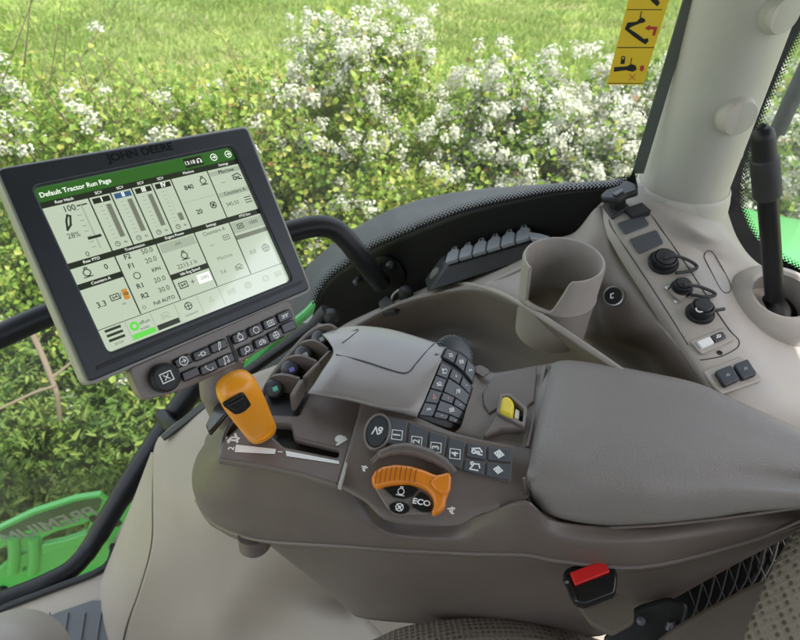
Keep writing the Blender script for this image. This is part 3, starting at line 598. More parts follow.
for pts, ic, tx, cx, cy in [([(382, 487), (396, 484), (410, 485), (419, 489), (413, 496), (404, 499), (393, 497)], 'engine', None, 401, 491.5), ([(421, 491), (428, 496), (432, 503), (431, 512), (422, 512), (412, 507), (413, 499)], None, 'ECO', 421.5, 502.5), (ellipse(399.5, 507.5, 10.5, 6.2, 5), 'fan', None, 399.5, 507.3)]:
    mb = MB(); slab(mb, pts, DT, .002, .0006, r=.002); o = build('button', mb, 'gloss', con); mb = MB()
    if ic: spx(mb, ICON[ic], shift(DT, .0022), cx, cy, .0095, w=.1)
    else: tpx(mb, tx, shift(DT, .0022), cx, cy, .0078, bold=.0003, sx=1.15)
    build('symbol', mb, 'white', o, sharp=0)
mb = MB(); spx(mb, ICON['hare'], shift(DP, .004), 364, 468, .006, w=.22, rot=1.2); build('symbol', mb, 'white', con, sharp=0); mb = MB(); spx(mb, ICON['hare'], shift(DP, .003), 451, 510, .007, w=.22, rot=1.5); build('symbol', mb, 'white', con, sharp=0)
# SCV paddles
PADD = [((273.5, 388), (299, 379), (290, 394), 'bluegreen'), ((290, 369), (316, 362), (303, 375.5), 'purple'), ((303.5, 354), (328, 350), (316.5, 362), 'greymark'), ((320, 338.5), (344.5, 337), (332.5, 347), 'greymark')]
mb = MB(); slab(mb, [(262, 400), (318, 322), (350, 333), (336, 352), (310, 393), (297, 417), (272, 416)], mkplane(T(290, 380, .785), T(320, 338, .85), T(310, 390, .765)), .004, .001, r=.003); build('paddle_bed', mb, 'black', con)
for i, (k, e0, e1, mk) in enumerate(PADD):
    t0 = .735 + .02 * i
    pd = MB(); apex = (k[0] + 1, k[1] - 13)
    # curved fin from behind the knob to the end plate
    rows = []
    A = [T(k[0] - 8, k[1] + 1, t0 + .03), T(k[0] - 5, k[1] - 8, t0 + .02), T(apex[0], apex[1] + 1, t0 + .012), T(k[0] + 12, k[1] - 12.5, t0 + .004), T(e0[0], e0[1], t0 - .002)]
    C = catmull(A, 5); dn = Vector((0, 0, -.045)); bk = Vector((.0008, .0028, .0006))
    vs = []; 
    for p in C: vs += [p, p + bk, p + bk + dn, p + dn]
    fs = []
    for j in range(len(C) - 1):
        for q in range(4): fs.append((j * 4 + q, j * 4 + (q + 1) % 4, j * 4 + 4 + (q + 1) % 4, j * 4 + 4 + q))
    fs += [(0, 3, 2, 1), tuple(len(vs) - 4 + q for q in range(4))]
    pd.add(vs, fs); po = build('paddle', pd, 'brown', con)
    mb = MB(); E0 = T(e0[0], e0[1], t0 - .003); E1 = T(e1[0], e1[1], t0 - .018)
    tn = Vector((.0055, .0005, 0)); box(mb, E0, (E1 - E0) * 1.08, tn, Vector((0, -.004, -.024))); e = build('end_plate', mb, 'brown_lt', po)
    bv = e.modifiers.new('bevel', 'BEVEL'); bv.width = .0015; bv.segments = 2
    kcn = T(k[0], k[1], t0 + .012); mb = MB(); kn = (CAM - kcn).normalized()
    lathe(mb, kcn - kn * .006, (kn + Vector((-.3, 0, .2))).normalized(), [(.0115, -.012), (.0115, 0), (.0105, .004), (.007, .0065), (.0005, .0075)], 24); kk = build('knob', mb, 'char', po)
    mb = MB(); mpl = mkplane(T(k[0] + 2.5, k[1] + 1.5, t0 + .001), T(k[0] + 9, k[1] - 1.5, t0 + .001), T(k[0] + 2, k[1] - 6, t0 + .006)); slab2(mb, [[(-.003, -.003), (.003, -.003), (.003, .003), (-.003, .003)]], mpl, .003, .0005); build('marker', mb, mk, kk)
mb = MB(); tube(mb, [T(262, 398, .775), T(274, 376, .79), T(290, 356, .81), T(306, 338, .83), T(320, 328, .84), T(330, 331, .83)], .005, 10, n=4); build('paddle_rim', mb, 'brown', con)
# armrest pad
PZ = -.522
po_out = [(563, 361.5), (600, 365), (650, 373), (700, 384), (750, 406), (900, 472)]
padtop = lambda x, y, dz=0: Zp(x, y, PZ + dz)
back = [padtop(548, 366, -.022)] + [padtop(x, y, -.02) for x, y in po_out]
b1 = [padtop(551, 367, -.012), padtop(567, 363.5, -.002), padtop(604, 368, -.001), padtop(652, 377, -.001), padtop(702, 389, -.001), padtop(750, 412, -.001), padtop(900, 476, -.001)]
m0 = [padtop(541, 405, -.012), padtop(556, 404, 0), padtop(600, 410, .001), padtop(655, 416, .001), padtop(705, 425, .001), padtop(755, 440, .001), padtop(900, 483, .001)]
m1 = [padtop(533, 443, -.012), padtop(547, 444, 0), padtop(600, 449, 0), padtop(655, 453, 0), padtop(710, 458, 0), padtop(760, 463, 0), padtop(900, 488, 0)]
m2 = [padtop(529, 465, -.016), padtop(545, 470, -.006), padtop(600, 477, -.006), padtop(655, 479, -.006), padtop(710, 480, -.006), padtop(762, 479, -.006), padtop(900, 492, -.006)]
f0 = [side(526.5, 477, .415), side(541, 490, .402), side(600, 495, .409), side(655, 495, .415), side(710, 494, .425), side(762, 491, .431), side(900, 497, .443)]
f1 = [side(530, 497, .415), side(549, 511, .395), side(600, 520, .400), side(655, 519, .405), side(710, 515, .415), side(762, 508, .421), side(900, 501, .436)]
f2 = [side(536, 505, .43), side(552, 516, .400), side(600, 525.5, .402), side(655, 524, .407), side(710, 518.5, .417), side(762, 511, .423), side(900, 503, .438)]
patch('armrest_pad', [back, b1, m0, m1, m2, f0, f1, f2], 'pad', con, 7, 6, .006, pts=True)
und = [side(x, y, c) for x, y, c in [(520, 506, .40), (548, 524, .40), (600, 531, .403), (655, 530, .41), (710, 524, .425), (762, 517, .438), (830, 506, .462)]]
patch('pad_base', [und, [p + Vector((0, .02, .002)) for p in und[:-1]] + [und[-1] + Vector((0, .01, -.01))], [p + Vector((.0, .05, -.004)) for p in und[:-1]] + [und[-1] + Vector((0, .03, -.02))]], 'brown', con, 3, 3, .003, pts=True)
mb = MB(); tube(mb, [side(x, y, c) for x, y, c in [(524, 478, .405), (529, 501, .405), (546, 516, .396), (575, 527, .397), (640, 526.5, .402), (710, 520, .413), (762, 513, .420), (830, 503, .432)]], .0016, 8, n=5); build('pad_lip', mb, 'brown', con)
# ================================================================== RIGHT SIDE CONSOLE (moulding by the window)
sc_ = thing('side_console', T(660, 330, .9), 'taupe moulded side console with storage bin, cup holder and socket panel by the window', 'side console')
binr = [[(318, 352, 1.24), (345, 331, 1.19), (385, 308, 1.14), (430, 293.5, 1.09), (478, 287, 1.0), (525, 306, .86), (556, 326, .805), (600, 356, .77), (645, 388, .75)],
        [(322, 354, 1.24), (348, 334, 1.19), (388, 312, 1.145), (432, 298, 1.095), (476, 292, 1.005), (522, 310, .868), (553, 330, .812), (597, 359, .777), (643, 391, .755)],
        [(326, 360, 1.27), (352, 342, 1.25), (392, 325, 1.22), (434, 312, 1.18), (474, 306, 1.09), (516, 324, .99), (548, 342, .93), (592, 368, .86), (640, 397, .81)],
        [(330, 372, 1.25), (360, 360, 1.29), (400, 345, 1.28), (440, 336, 1.26), (476, 338, 1.22), (510, 350, 1.13), (545, 366, 1.02), (590, 384, .92), (640, 405, .83)],
        [(336, 390, 1.22), (370, 385, 1.25), (410, 375, 1.24), (446, 368, 1.22), (480, 372, 1.18), (512, 382, 1.12), (545, 392, 1.03), (590, 402, .93), (640, 415, .84)]]
patch('storage_bin', binr, 'taupe_dk', sc_, 6, 6, .004)
rim = [[(300, 368, 1.30), (335, 331, 1.31), (370, 312, 1.24), (420, 290, 1.17), (470, 268, 1.11), (520, 252, 1.05), (556, 240, .99)],
       [(308, 362, 1.27), (338, 331, 1.25), (378, 309, 1.19), (425, 291, 1.14), (472, 275, 1.08), (522, 256, 1.02), (558, 242, .98)],
       [(318, 352, 1.242), (345, 331, 1.192), (385, 308, 1.142), (430, 293.5, 1.092), (478, 286, 1.01), (530, 264, .97), (565, 244, .95)]]
patch('window_ledge', rim, 'taupe', sc_, 6, 5, .004)
plat = [[(478, 286.5, 1.0), (505, 272, 1.0), (530, 256, .99), (552, 240, .975), (575, 232, .96), (597, 207, .935)],
        [(480, 287, .998), (510, 282, .97), (540, 270, .95), (560, 262, .94), (582, 252, .93), (606, 232, .92)],
        [(500, 292, .945), (525, 297, .92), (550, 292, .905), (570, 290, .91), (596, 278, .93), (618, 262, .915)],
        [(525, 305, .86), (542, 312, .86), (560, 316, .87), (576, 318, .89), (598, 310, .95), (636, 294, .885)],
        [(556, 325, .805), (568, 333, .84), (580, 338, .90), (594, 338, .945), (617, 336, .95), (652, 318, .86)],
        [(600, 355, .77), (606, 361, .82), (612, 358, .90), (622, 354, .94), (645, 350, .93), (668, 336, .825)],
        [(645, 387, .75), (652, 390, .79), (660, 388, .85), (668, 384, .88), (676, 376, .86), (694, 370, .79)],
        [(670, 405, .76), (676, 408, .78), (684, 406, .82), (692, 402, .84), (700, 396, .82), (712, 392, .76)]]
plat = [r + [(r[-1][0] + 16, r[-1][1] + 2, r[-1][2] + .035)] for r in plat]
patch('bin_liner', plat, 'taupe', sc_, 7, 6, .004)
mb = MB(); tube(mb, [T(x, y, t - .004) for x, y, t in [(455, 283, 1.10), (478, 286, 1.01), (500, 293, .93), (525, 306, .855), (556, 326, .80), (600, 356, .765), (645, 387, .745), (675, 405, .74)]], .0042, 10, n=6); build('bin_lip', mb, 'taupe', sc_)
pan = [[(590, 216, .95), (602, 202, .945), (622, 190, .95), (645, 183, .945), (685, 198, .905), (714, 200, .925), (725, 203, 1.0)],
       [(606, 235, .92), (616, 224, .912), (650, 212, .917), (692, 226, .89), (722, 229, .92), (733, 234, .96), (739, 241, 1.0)],
       [(622, 262, .905), (632, 252, .895), (664, 234, .905), (704, 246, .90), (740, 252, .915), (755, 261, .95), (766, 271, .98)],
       [(640, 290, .88), (648, 278, .872), (682, 258, .885), (718, 266, .90), (760, 282, .905), (800, 290, .92), (815, 296, .96)],
       [(660, 322, .848), (668, 310, .838), (706, 292, .85), (738, 302, .862), (780, 316, .87), (820, 322, .88), (840, 326, .9)],
       [(684, 356, .80), (692, 345, .795), (730, 328, .812), (760, 338, .825), (800, 352, .83), (835, 358, .84), (855, 362, .86)],
       [(708, 392, .758), (715, 386, .752), (752, 368, .77), (785, 378, .782), (815, 388, .79), (845, 396, .80), (870, 400, .81)],
       [(728, 425, .72), (735, 420, .716), (772, 405, .73), (800, 412, .74), (830, 425, .75), (860, 432, .76), (885, 436, .77)],
       [(745, 480, .70), (755, 478, .70), (790, 470, .715), (815, 470, .73), (840, 475, .74), (870, 480, .75), (900, 480, .76)]]
patch('panel_moulding', pan, 'taupe_lt', sc_, 7, 7, .004)
GP = grid([[T(*p) for p in r] for r in pan], 14, 14)
flatG = [p for r in GP for p in r]
gpx = np.array([[400 + FPX * (p - CAM).x / (p - CAM).dot(fw), 320 - FPX * (p - CAM).dot(upv) / (p - CAM).dot(fw), (p - CAM).dot(fw)] for p in flatG])
def pd_(px, py):
    e = (gpx[:, 0] - px) ** 2 + (gpx[:, 1] - py) ** 2; i = np.argsort(e)[:4]; w = 1 / (e[i] + .3); return float((gpx[i, 2] * w).sum() / w.sum())
def PS(px, py, off=0): return T(px, py, pd_(px, py) - off)
def lpl(px, py, dx, dy, off=0, r=14):      # local tangent plane of the panel
    p0 = PS(px, py); a = PS(px + dx * r, py + dy * r) - PS(px - dx * r, py - dy * r); b = PS(px - dy * r, py + dx * r) - PS(px + dy * r, py - dx * r)
    return shift(mkplane(p0, p0 + a, p0 + b), off)
mb = MB(); tube(mb, [PS(x, y, .0004) for x, y in [(646, 209), (655, 220), (664, 233), (672, 244), (690, 270), (708, 298), (728, 328), (738, 339), (739, 345), (734, 350), (722, 356), (708, 359), (700, 360)]], .0007, 6, n=4)
tube(mb, [PS(x, y, .0004) for x, y in [(609, 220), (612, 228), (630, 255), (652, 288), (670, 316), (688, 345)]], .0007, 6, n=4)
tube(mb, [PS(x, y, .0004) for x, y in [(704, 257), (706, 252), (711, 251), (716, 257), (724, 271), (730, 283), (731, 290), (726, 293), (720, 288), (712, 273), (704, 257)]], .0006, 6, n=4); build('panel_seam', mb, 'rubber', sc_)
for pts in ([(617, 223), (643, 215), (650, 224.5), (626, 234)], [(630, 239), (656.5, 229.5), (664, 243), (640, 253.5)]):
    mb = MB(); c = (sum(p[0] for p in pts) / 4, sum(p[1] for p in pts) / 4); slab(mb, pts, lpl(*c, .94, -.34), .003, .001, r=.003); build('blank_plate', mb, 'char', sc_)
def socket(px, py, r, h, loop, capr, screws=False, tabm='caps'):
    pl = lpl(px, py, 1, 0); c = PS(px, py); n = pl[3]; mb = MB()
    lathe(mb, c, n, [(r * 1.25, -.004), (r * 1.28, .003), (r * 1.2, .005), (r, .0055), (r, h), (r * .92, h + .001), (r * .85, h + .001), (r * .82, h - .003), (.0005, h - .003)], 32); s = build('socket', mb, 'black', sc_)
    mb = MB(); lathe(mb, c + n * (h - .003), n, [(capr, 0), (capr, .006), (capr * .85, .0075), (capr * .4, .008), (.0005, .008)], 24); cp = build('socket_cap', mb, 'rubber', s)
    mb = MB(); tube(mb, [T(x, y, pd_(x, y) - d) for x, y, d in loop], .0024, 8, n=5); build('lanyard', mb, 'rubber', s)
    if screws:
        mb = MB(); slab(mb, [(px - 13, py + 1), (px + 2, py - 11), (px + 15, py - 2), (px - 1, py + 12)], lpl(px, py, 1, 0, .001), .003, .0008, r=.003); build('socket_flange', mb, 'taupe', s)
        for a, b in ((-14, -1), (-5, 13), (12, 6)):
            mb = MB(); lathe(mb, PS(px + a, py + b), n, [(.0032, 0), (.0032, .0015), (.002, .003), (.0004, .0033)], 14); build('screw', mb, 'silver', s)
    return s
socket(663, 263, .0165, .013, [(664, 258, .024), (676, 256, .022), (690, 261, .012), (697, 267, .008), (690, 271, .006), (676, 273, .006)], .013)
socket(681, 289, .0115, .012, [(684, 285, .022), (697, 286, .018), (711, 291, .009), (715, 295, .006), (705, 297, .006), (690, 294, .006)], .009, True)
socket(699.5, 314, .0145, .016, [(700, 308, .02), (708, 309, .018), (716, 310, .014), (724, 309, .012)], .011)
mb = MB(); cq = PS(699.5, 309.5, .022); cpq = lpl(700, 311, 1, 0); tube(mb, [cq + (cpq[1] * math.cos(a * .5236) + cpq[2] * math.sin(a * .5236)) * .0042 for a in range(13)], .0011, 8); build('cap_ring', mb, 'white', sc_)
SWP = lpl(712, 339, .93, -.37)
mb = MB(); slab(mb, [[(690, 341), (726, 327), (736, 338), (702, 354)], [(697, 342), (722, 331.5), (726, 337), (702, 348)]], SWP, .003, .001, r=.003); sw = build('switch_bezel', mb, 'taupe_lt', sc_)
mb = MB(); slab(mb, [(697, 341), (710, 336), (714.5, 342.5), (702, 348)], SWP, .006, .001, r=.001); build('rocker', mb, 'white', sw)
mb = MB(); slab(mb, [(710.5, 336), (722, 331), (726.5, 337.5), (715, 342.5)], SWP, .005, .001, r=.001); bk_ = build('rocker', mb, 'gloss', sw)
mb = MB(); spx(mb, ICON['plug'], shift(SWP, .0052), 718.5, 336.5, .008, w=.16, rot=.3); build('symbol', mb, 'white', bk_, sharp=0)
mb = MB(); lathe(mb, PS(719.5, 353), SWP[3], [(.0034, 0), (.0034, .0012), (.002, .0014), (.0018, .0004), (.0003, .0004)], 16); build('screw', mb, 'black', sc_)
UP = lpl(735, 374, .93, -.37)
mb = MB(); slab(mb, [(703, 371), (741, 356), (749, 361), (763, 378), (759, 381), (722, 394), (715, 388)], UP, .004, .0015, r=.003); us = build('charger_frame', mb, 'taupe_lt', sc_)
for pts in ([(715, 371), (731, 364.5), (740, 379), (725, 386)], [(734, 364), (748, 358.5), (757.5, 373.5), (743, 379)]):
    mb = MB(); slab(mb, pts, shift(UP, .004), .006, .0015, r=.003); f = build('charger_flap', mb, 'bezel', us)
    mb = MB(); cx = sum(p[0] for p in pts) / 4; cy = sum(p[1] for p in pts) / 4; spx(mb, ICON['plug'], shift(UP, .0102), cx, cy, .006, w=.14, rot=.25); build('symbol', mb, 'greymark', f, sharp=0)
# outlet near the cup holder
oc = T(614, 296, .905); on = (CAM - oc).normalized(); on = (on + Vector((-.25, 0, .1))).normalized(); mb = MB()
lathe(mb, oc, on, [(.0155, -.012), (.0155, .002), (.0145, .0045), (.0125, .005), (.0120, .003)], 32); ou = build('outlet', mb, 'silver', sc_)
mb = MB(); lathe(mb, oc, on, [(.0125, 0), (.0125, .006), (.011, .0075), (.0004, .008)], 28); oc2 = build('outlet_cap', mb, 'black', ou)
opl = mkplane(oc + on * .008, oc + on * .008 + rtv, oc + on * .008 + upv); mb = MB(); strokes(mb, [[(-.3, -.3), (-.3, .2), (.1, .3)], [(-.1, -.3), (.3, -.1), (.3, .3)]], opl, 0, 0, .011, w=.16); build('symbol', mb, 'white', oc2, sharp=0)
# cup holder
cc = T(564, 259, .82); R0 = .0542
mb = MB(); seg = 96; vs = []; fs = []
def htop(a):
    a = a % 360
    g0, g1 = 203, 268
    if g0 <= a <= g1:
        if a > 250: return -.05 + .05 * (a - 250) / 18
        return -.05 if a > 206 else -.05 + .05 * (206 - a) / 3
    return 0
profc = lambda h: [(R0 * .80, -.10), (R0 * .86, -.052 + min(0, h) * .3), (R0 * .90, h - .004), (R0 * .925, h), (R0 * .97, h + .0008), (R0, h - .003), (R0 * .965, min(-.053, h - .003)), (R0 * .985, -.0555), (R0 * .95, -.059), (R0 * .90, -.125)]
for j in range(seg):
    a = 360 * j / seg; h = htop(a)
    for r, z in profc(h): vs.append(cc + Vector((math.cos(rad(a)) * r, math.sin(rad(a)) * r, z)))
k = 10
for j in range(seg):
    for i in range(k - 1): fs.append((j * k + i, ((j + 1) % seg) * k + i, ((j + 1) % seg) * k + i + 1, j * k + i + 1))
fs.append(tuple(j * k for j in range(seg))); mb.add(vs, fs); build('cup_holder', mb, 'taupe', sc_, sharp=45)
# lever hub
HC = T(779, 300, .865); hn = Vector((-.05, -.25, 1)).normalized(); mb = MB()
lathe(mb, HC, hn, [(.078, -.055), (.074, -.025), (.064, .0), (.052, .012), (.043, .0145), (.038, .012), (.036, -.005), (.034, -.03)], 48); build('lever_hub', mb, 'taupe_lt', sc_)
mb = MB(); lathe(mb, HC - hn * .025, hn, [(.036, 0), (.03, .004), (.018, .012), (.0005, .014)], 32); build('hub_boot', mb, 'fritc', sc_)
# ================================================================== black hand lever
rb = HC - hn * .014; mbase = T(774, 287, .855)
hl = thing('hand_lever', mbase, 'black upright rod lever with thick sleeve standing in the console hub', 'lever')
Q = lambda px, py, t: T(px, py, t)
p0, p1, p2, p3, p4 = Q(774, 287, .86), Q(767, 192, .775), Q(764, 149, .74), Q(762, 125, .722), Q(762, 116, .716)
axl = (p1 - p0).normalized()
mb = MB(); tube(mb, [p0 - axl * .02, p1], .0122, 20); build('rod', mb, 'steelblack', hl)
mb = MB(); lathe(mb, p1, axl, [(.013, -.008), (.0152, -.006), (.0164, -.003), (.0164, .046), (.0158, .048), (.0140, .050)], 32); sl = build('sleeve', mb, 'rubber', hl)
d2 = (p2 - p1).length; mb = MB(); lathe(mb, p1, axl, [(.0145, .049), (.014, .053), (.0135, .076), (.012, .083), (.008, .087), (.006, .0875), (.0055, .091), (.003, .093), (.0004, .0932)], 28); build('tip', mb, 'black', hl)
for a, b in ((764, 170), (777, 168)):
    mb = MB(); lathe(mb, T(a, b, .752 - .006), (CAM - T(a, b, .75)), [(.003, 0), (.003, .002), (.0015, .003), (.0003, .0032)], 12); build('stud', mb, 'silver' if a < 770 else 'black', hl)
# ================================================================== PILLAR
PB = T(683, 186, .955); PT = Vector((PB.x + .006, PB.y + .004, CAM.z + .34))
pl_ = thing('cab_pillar', PB, 'pale beige round corner pillar with cover caps beside the yellow decal', 'pillar')
pa = (PT - PB).normalized(); mb = MB(); hgt = (PT - PB).length
lathe(mb, PB, pa, [(.064, -.012), (.0645, .004), (.0635, .012), (.0635, hgt)], 56); build('pillar_cover', mb, 'pillar', pl_)
mb = MB(); lathe(mb, PB, pa, [(.0735, -.03), (.0715, -.012), (.0695, -.004), (.0685, .002), (.066, .005), (.0645, .004)], 56); build('collar', mb, 'pillar', pl_)
for (x, y, t, r) in ((737, 116, .842, .0235), (780, 14, .765, .0215)):
    d_ = ray(x, y); ox = Vector((PB.x, PB.y)); dd = Vector((d_.x, d_.y)); A2 = dd.dot(dd); B2 = dd.dot(ox); C2 = ox.dot(ox) - .0635 ** 2
    t = (B2 - math.sqrt(max(0, B2 * B2 - A2 * C2))) / A2; c = CAM + d_ * t; ax_ = Vector((c.x - PB.x, c.y - PB.y, 0)).normalized(); c = c + ax_ * .003
    mb = MB(); lathe(mb, c, ax_, [(r * 1.25, -.03), (r * 1.15, -.006), (r * 1.02, .003), (r, .005), (r * .95, .0066), (r * .6, .0074), (.0005, .0077)], 40); build('cover_cap', mb, 'pillar', pl_)
mb = MB(); c = T(741, 150, .90); lathe(mb, c, Vector((.8, -.3, .1)), [(.016, -.03), (.016, .0), (.012, .003), (.0005, .004)], 24); build('side_lug', mb, 'beige', pl_)
# ================================================================== window glass
WP = catmull([Vector(p) for p in [(.55, .74, 0), (.42, .80, 0), (.117, .927, 0), (-.196, 1.06, 0), (-.46, 1.05, 0), (-.80, .97, 0), (-1.25, .90, 0), (-1.9, .86, 0)]], 12)
def Wt(px, py, off=0):
    d = ray(px, py)
    for a, b in zip(WP[:-1], WP[1:]):
        ca = d.x * a.y - d.y * a.x; cb = d.x * b.y - d.y * b.x
        if ca * cb <= 0 and ca != cb:
            s = ca / (ca - cb); q = a + (b - a) * s; t = math.hypot(q.x, q.y) / math.hypot(d.x, d.y); return CAM + d * (t - off)
    return CAM + d * 1.2
wn = thing('side_window', (0, 1.0, CAM.z - .6), 'large curved side window of clear glass with black dotted border looking onto the hedge', 'window')
mb = MB(); vs = []; nz = 10
for p in WP:
    for i in range(nz + 1):
        z = -1.75 + 2.08 * i / nz; vs.append(CAM + Vector((p.x, p.y, z)))
mb.add(vs, [(i * (nz + 1) + j, (i + 1) * (nz + 1) + j, (i + 1) * (nz + 1) + j + 1, i * (nz + 1) + j + 1) for i in range(len(WP) - 1) for j in range(nz)])
build('pane', mb, 'glass', wn, sharp=60)
FT = [(312, 318), (315, 307), (321, 290), (334, 274), (350, 263), (368, 250), (392, 239), (420, 227), (455, 213.5), (490, 204), (525, 197), (560, 191), (600, 188), (618, 186), (627, 180), (634, 170)]
FB = [(318, 356), (330, 352), (345, 346), (362, 340), (380, 330), (398, 322), (416, 315), (440, 306), (470, 292), (500, 276), (528, 262), (556, 248), (585, 232), (605, 214), (625, 200), (638, 188)]
def rows_w(a, b, off, n=3): return [[Wt(p[0] * (1 - s) + q[0] * s, p[1] * (1 - s) + q[1] * s, off) for p, q in zip(a, b)] for s in [i / n for i in range(n + 1)]]
patch('frit_band', rows_w(FT, FB, .004), 'fritc', wn, 4, 3, .0008, pts=True)
FTs = catmull([Vector((x, y, 0)) for x, y in FT[1:-1]], 30); acc = 0; prev = FTs[0]; mb = MB(); kk = 0
for q in FTs[1:]:
    acc += (q - prev).length
    if acc >= 3.3:
        acc = 0; tn = (q - prev).normalized(); nm = Vector((tn.y, -tn.x, 0))
        if nm.y > 0: nm = -nm
        kk += 1
        for j, s in enumerate((1.75, 1.5, 1.2, .85, .55)):
            c = q + nm * (-.3 + 1.75 * j) + tn * (1.65 if j % 2 else 0)
            mb.add([Wt(c.x + a, c.y + b, .0045) for a, b in ((-s, 0), (0, s), (s, 0), (0, -s))], [(0, 1, 2, 3)])
    prev = q
build('frit_dots', mb, 'fritc', wn, sharp=0)
# seal strip beside the pillar
mb = MB(); slab(mb, [(632, 174), (683, 0), (696, -45), (709, -45), (696, 0), (644, 174)], mkplane(T(645, 150, .905), T(665, 150, .90), T(690, 0, .80)), .005, .002); build('seal_strip', mb, 'seal', wn)
# black glass frame tube lower left
ft = thing('window_frame_tube', T(75, 570, 1.43), 'black bent frame tube running from the monitor down to the floor edge', 'frame tube')
mb = MB(); tube(mb, [T(232, 330, 1.42), T(205, 372, 1.42), T(178, 410, 1.42), T(150, 452, 1.42), T(118, 502, 1.42), T(95, 540, 1.43), T(84, 556, 1.42), T(70, 570, 1.40), T(50, 581, 1.38), T(20, 594, 1.36), T(-20, 610, 1.33)], [.026, .026, .026, .026, .024, .022, .021, .021, .021, .022, .022], 18, n=6); build('tube', mb, 'steelblack', ft)
mb = MB(); tube(mb, [T(162, 415, 1.40), T(170, 425, 1.36), T(178, 432, 1.30)], .016, 12, n=3); build('catch', mb, 'steelblack', ft)
# grab rail
gr = thing('grab_rail', Wt(378, 274, .01), 'black curved grab rail crossing the window behind the monitor', 'grab rail')
mb = MB(); tube(mb, [T(-60, 362, .95), T(0, 336, .97), T(50, 314, .99), T(150, 276, 1.03), T(250, 243, 1.07), T(296, 230, 1.09), T(318, 226, 1.10), T(334, 229, 1.11), T(346, 239, 1.12), T(358, 254, 1.135), T(372, 272, 1.16), T(381, 283, 1.19)], .0195, 18, n=6); build('rail', mb, 'steelblack', gr)
mb = MB(); c = Wt(388, 272, .012); nn = (CAM - c); nn.z = 0; nn = Vector((-.4, -.92, 0)); lathe(mb, c, nn, [(.036, -.006), (.036, .001), (.033, .002), (.0005, .002)], 36); fl = build('mount_flange', mb, 'fritc', gr)
f2_ = fl
for p, m_ in (((377, 266), 'silver'), ((390, 265), 'char')):
    mb = MB(); lathe(mb, Wt(*p, .02), nn, [(.007, -.01), (.007, .004), (.004, .007), (.0004, .0075)], 14); build('bolt', mb, m_, fl)
mb = MB(); lathe(mb, Wt(356, 282, .02), nn, [(.006, -.01), (.006, .003), (.003, .006), (.0004, .006)], 14); build('bolt', mb, 'char', f2_)
# warning decal on the glass
DPL = mkplane(Wt(630, 80, .003), Wt(652, 80, .003), Wt(640, 40, .003))
wd = thing('warning_decal', onpl(630, 60, DPL), 'yellow warning decal with folding arm pictograms stuck on the window', 'decal')
mb = MB(); slab(mb, [(606.5, 85), (643, 85), (676, -22), (634, -22)], DPL, .0006, .0002, r=.002); ds = build('sticker', mb, 'decal', wd)
mb = MB(); DQ = shift(DPL, .0007)
for a, b, c_, d in (((627.5, 9.3), (662, 9.3), (661.8, 10.1), (627.3, 10.1)), ((617, 47.2), (654, 47.2), (653.7, 48.1), (616.8, 48.1)), ((607.5, 83), (643, 83.2), (642.8, 83.8), (607.3, 83.6))): flatw(mb, [a, b, c_, d], DQ)
f = lambda x, y: (590 + x * .15625, y * .15625)   # from the enlarged crop
for pl2 in ([(225, 178), (240, 145), (290, 140), (310, 135), (320, 150), (270, 170), (235, 192)], [(230, 170), (300, 215), (345, 250), (370, 245), (375, 262), (355, 285), (330, 270), (280, 235), (222, 188)], [(305, 130), (330, 112), (350, 122), (355, 138), (330, 150), (308, 145)],
            [(155, 430), (235, 425), (265, 410), (292, 420), (298, 445), (275, 460), (230, 450), (152, 460)], [(197, 385), (225, 380), (220, 410), (195, 410)], [(385, 0), (430, -10), (447, 20), (430, 42), (410, 25)]): flatw(mb, [f(*p) for p in pl2], DQ)
spx(mb, [circ(.35, 10)], DQ, *f(212, 372), .006, w=.2); spx(mb, [[(0, -.3), (.1, .5)]], DQ, *f(322, 100), .009, w=.12); spx(mb, [[(0, -.3), (.1, .5)]], DQ, *f(260, 395), .009, w=.12)
build('pictogram', mb, 'black', ds, sharp=0)
mb = MB(); flatw(mb, [f(*p) for p in [(350, 180), (385, 160), (383, 170), (432, 172), (415, 230), (398, 228), (408, 190), (380, 188), (378, 198)]], DQ); flatw(mb, [f(*p) for p in [(325, 420), (345, 420), (345, 445), (330, 460), (317, 445)]], DQ)
spx(mb, [[(-.5, -.5), (.5, .5)], [(-.5, .5), (.5, -.5)]], DQ, *f(270, 495), .0075, w=.1); build('pictogram', mb, 'redprint', ds, sharp=0)
# ================================================================== items on the ledge
tb = thing('terminal_strip', T(480, 262, 1.06), 'black terminal strip with six grey hinged caps on the ledge behind the cup holder', 'terminal strip')
TP = mkplane(T(446, 262, 1.09), T(532, 237, 1.02), T(440, 285, 1.06))
mb = MB(); A_ = [T(441, 256, 1.10), T(531, 229, 1.03), T(533, 240, .995), T(446, 266, 1.065)]; B_ = [T(424, 280, 1.13), T(531, 247, 1.04), T(534, 259, 1.0), T(427, 293, 1.075)]
mb.add(A_ + B_, [(0, 1, 2, 3), (0, 3, 7, 4), (3, 2, 6, 7), (2, 1, 5, 6), (1, 0, 4, 5), (4, 7, 6, 5)]); o = build('strip_body', mb, 'black', tb, sharp=20); bv = o.modifiers.new('bevel', 'BEVEL'); bv.width = .004; bv.segments = 2
mb = MB(); slab(mb, ellipse(434, 273, 3, 7, 35), mkplane(T(434, 273, 1.093), T(440, 270, 1.08), T(436, 262, 1.10)), .002, .0006); build('strip_hole', mb, 'gloss', tb)
cd_ = (A_[2] - A_[3]); dep = (A_[0] - A_[3]); upn = cd_.cross(dep).normalized()
if upn.z < 0: upn = -upn
cpl = (A_[3] + upn * .001, cd_.normalized(), upn.cross(cd_.normalized()), upn)
Lc = cd_.length; Dc = dep.length
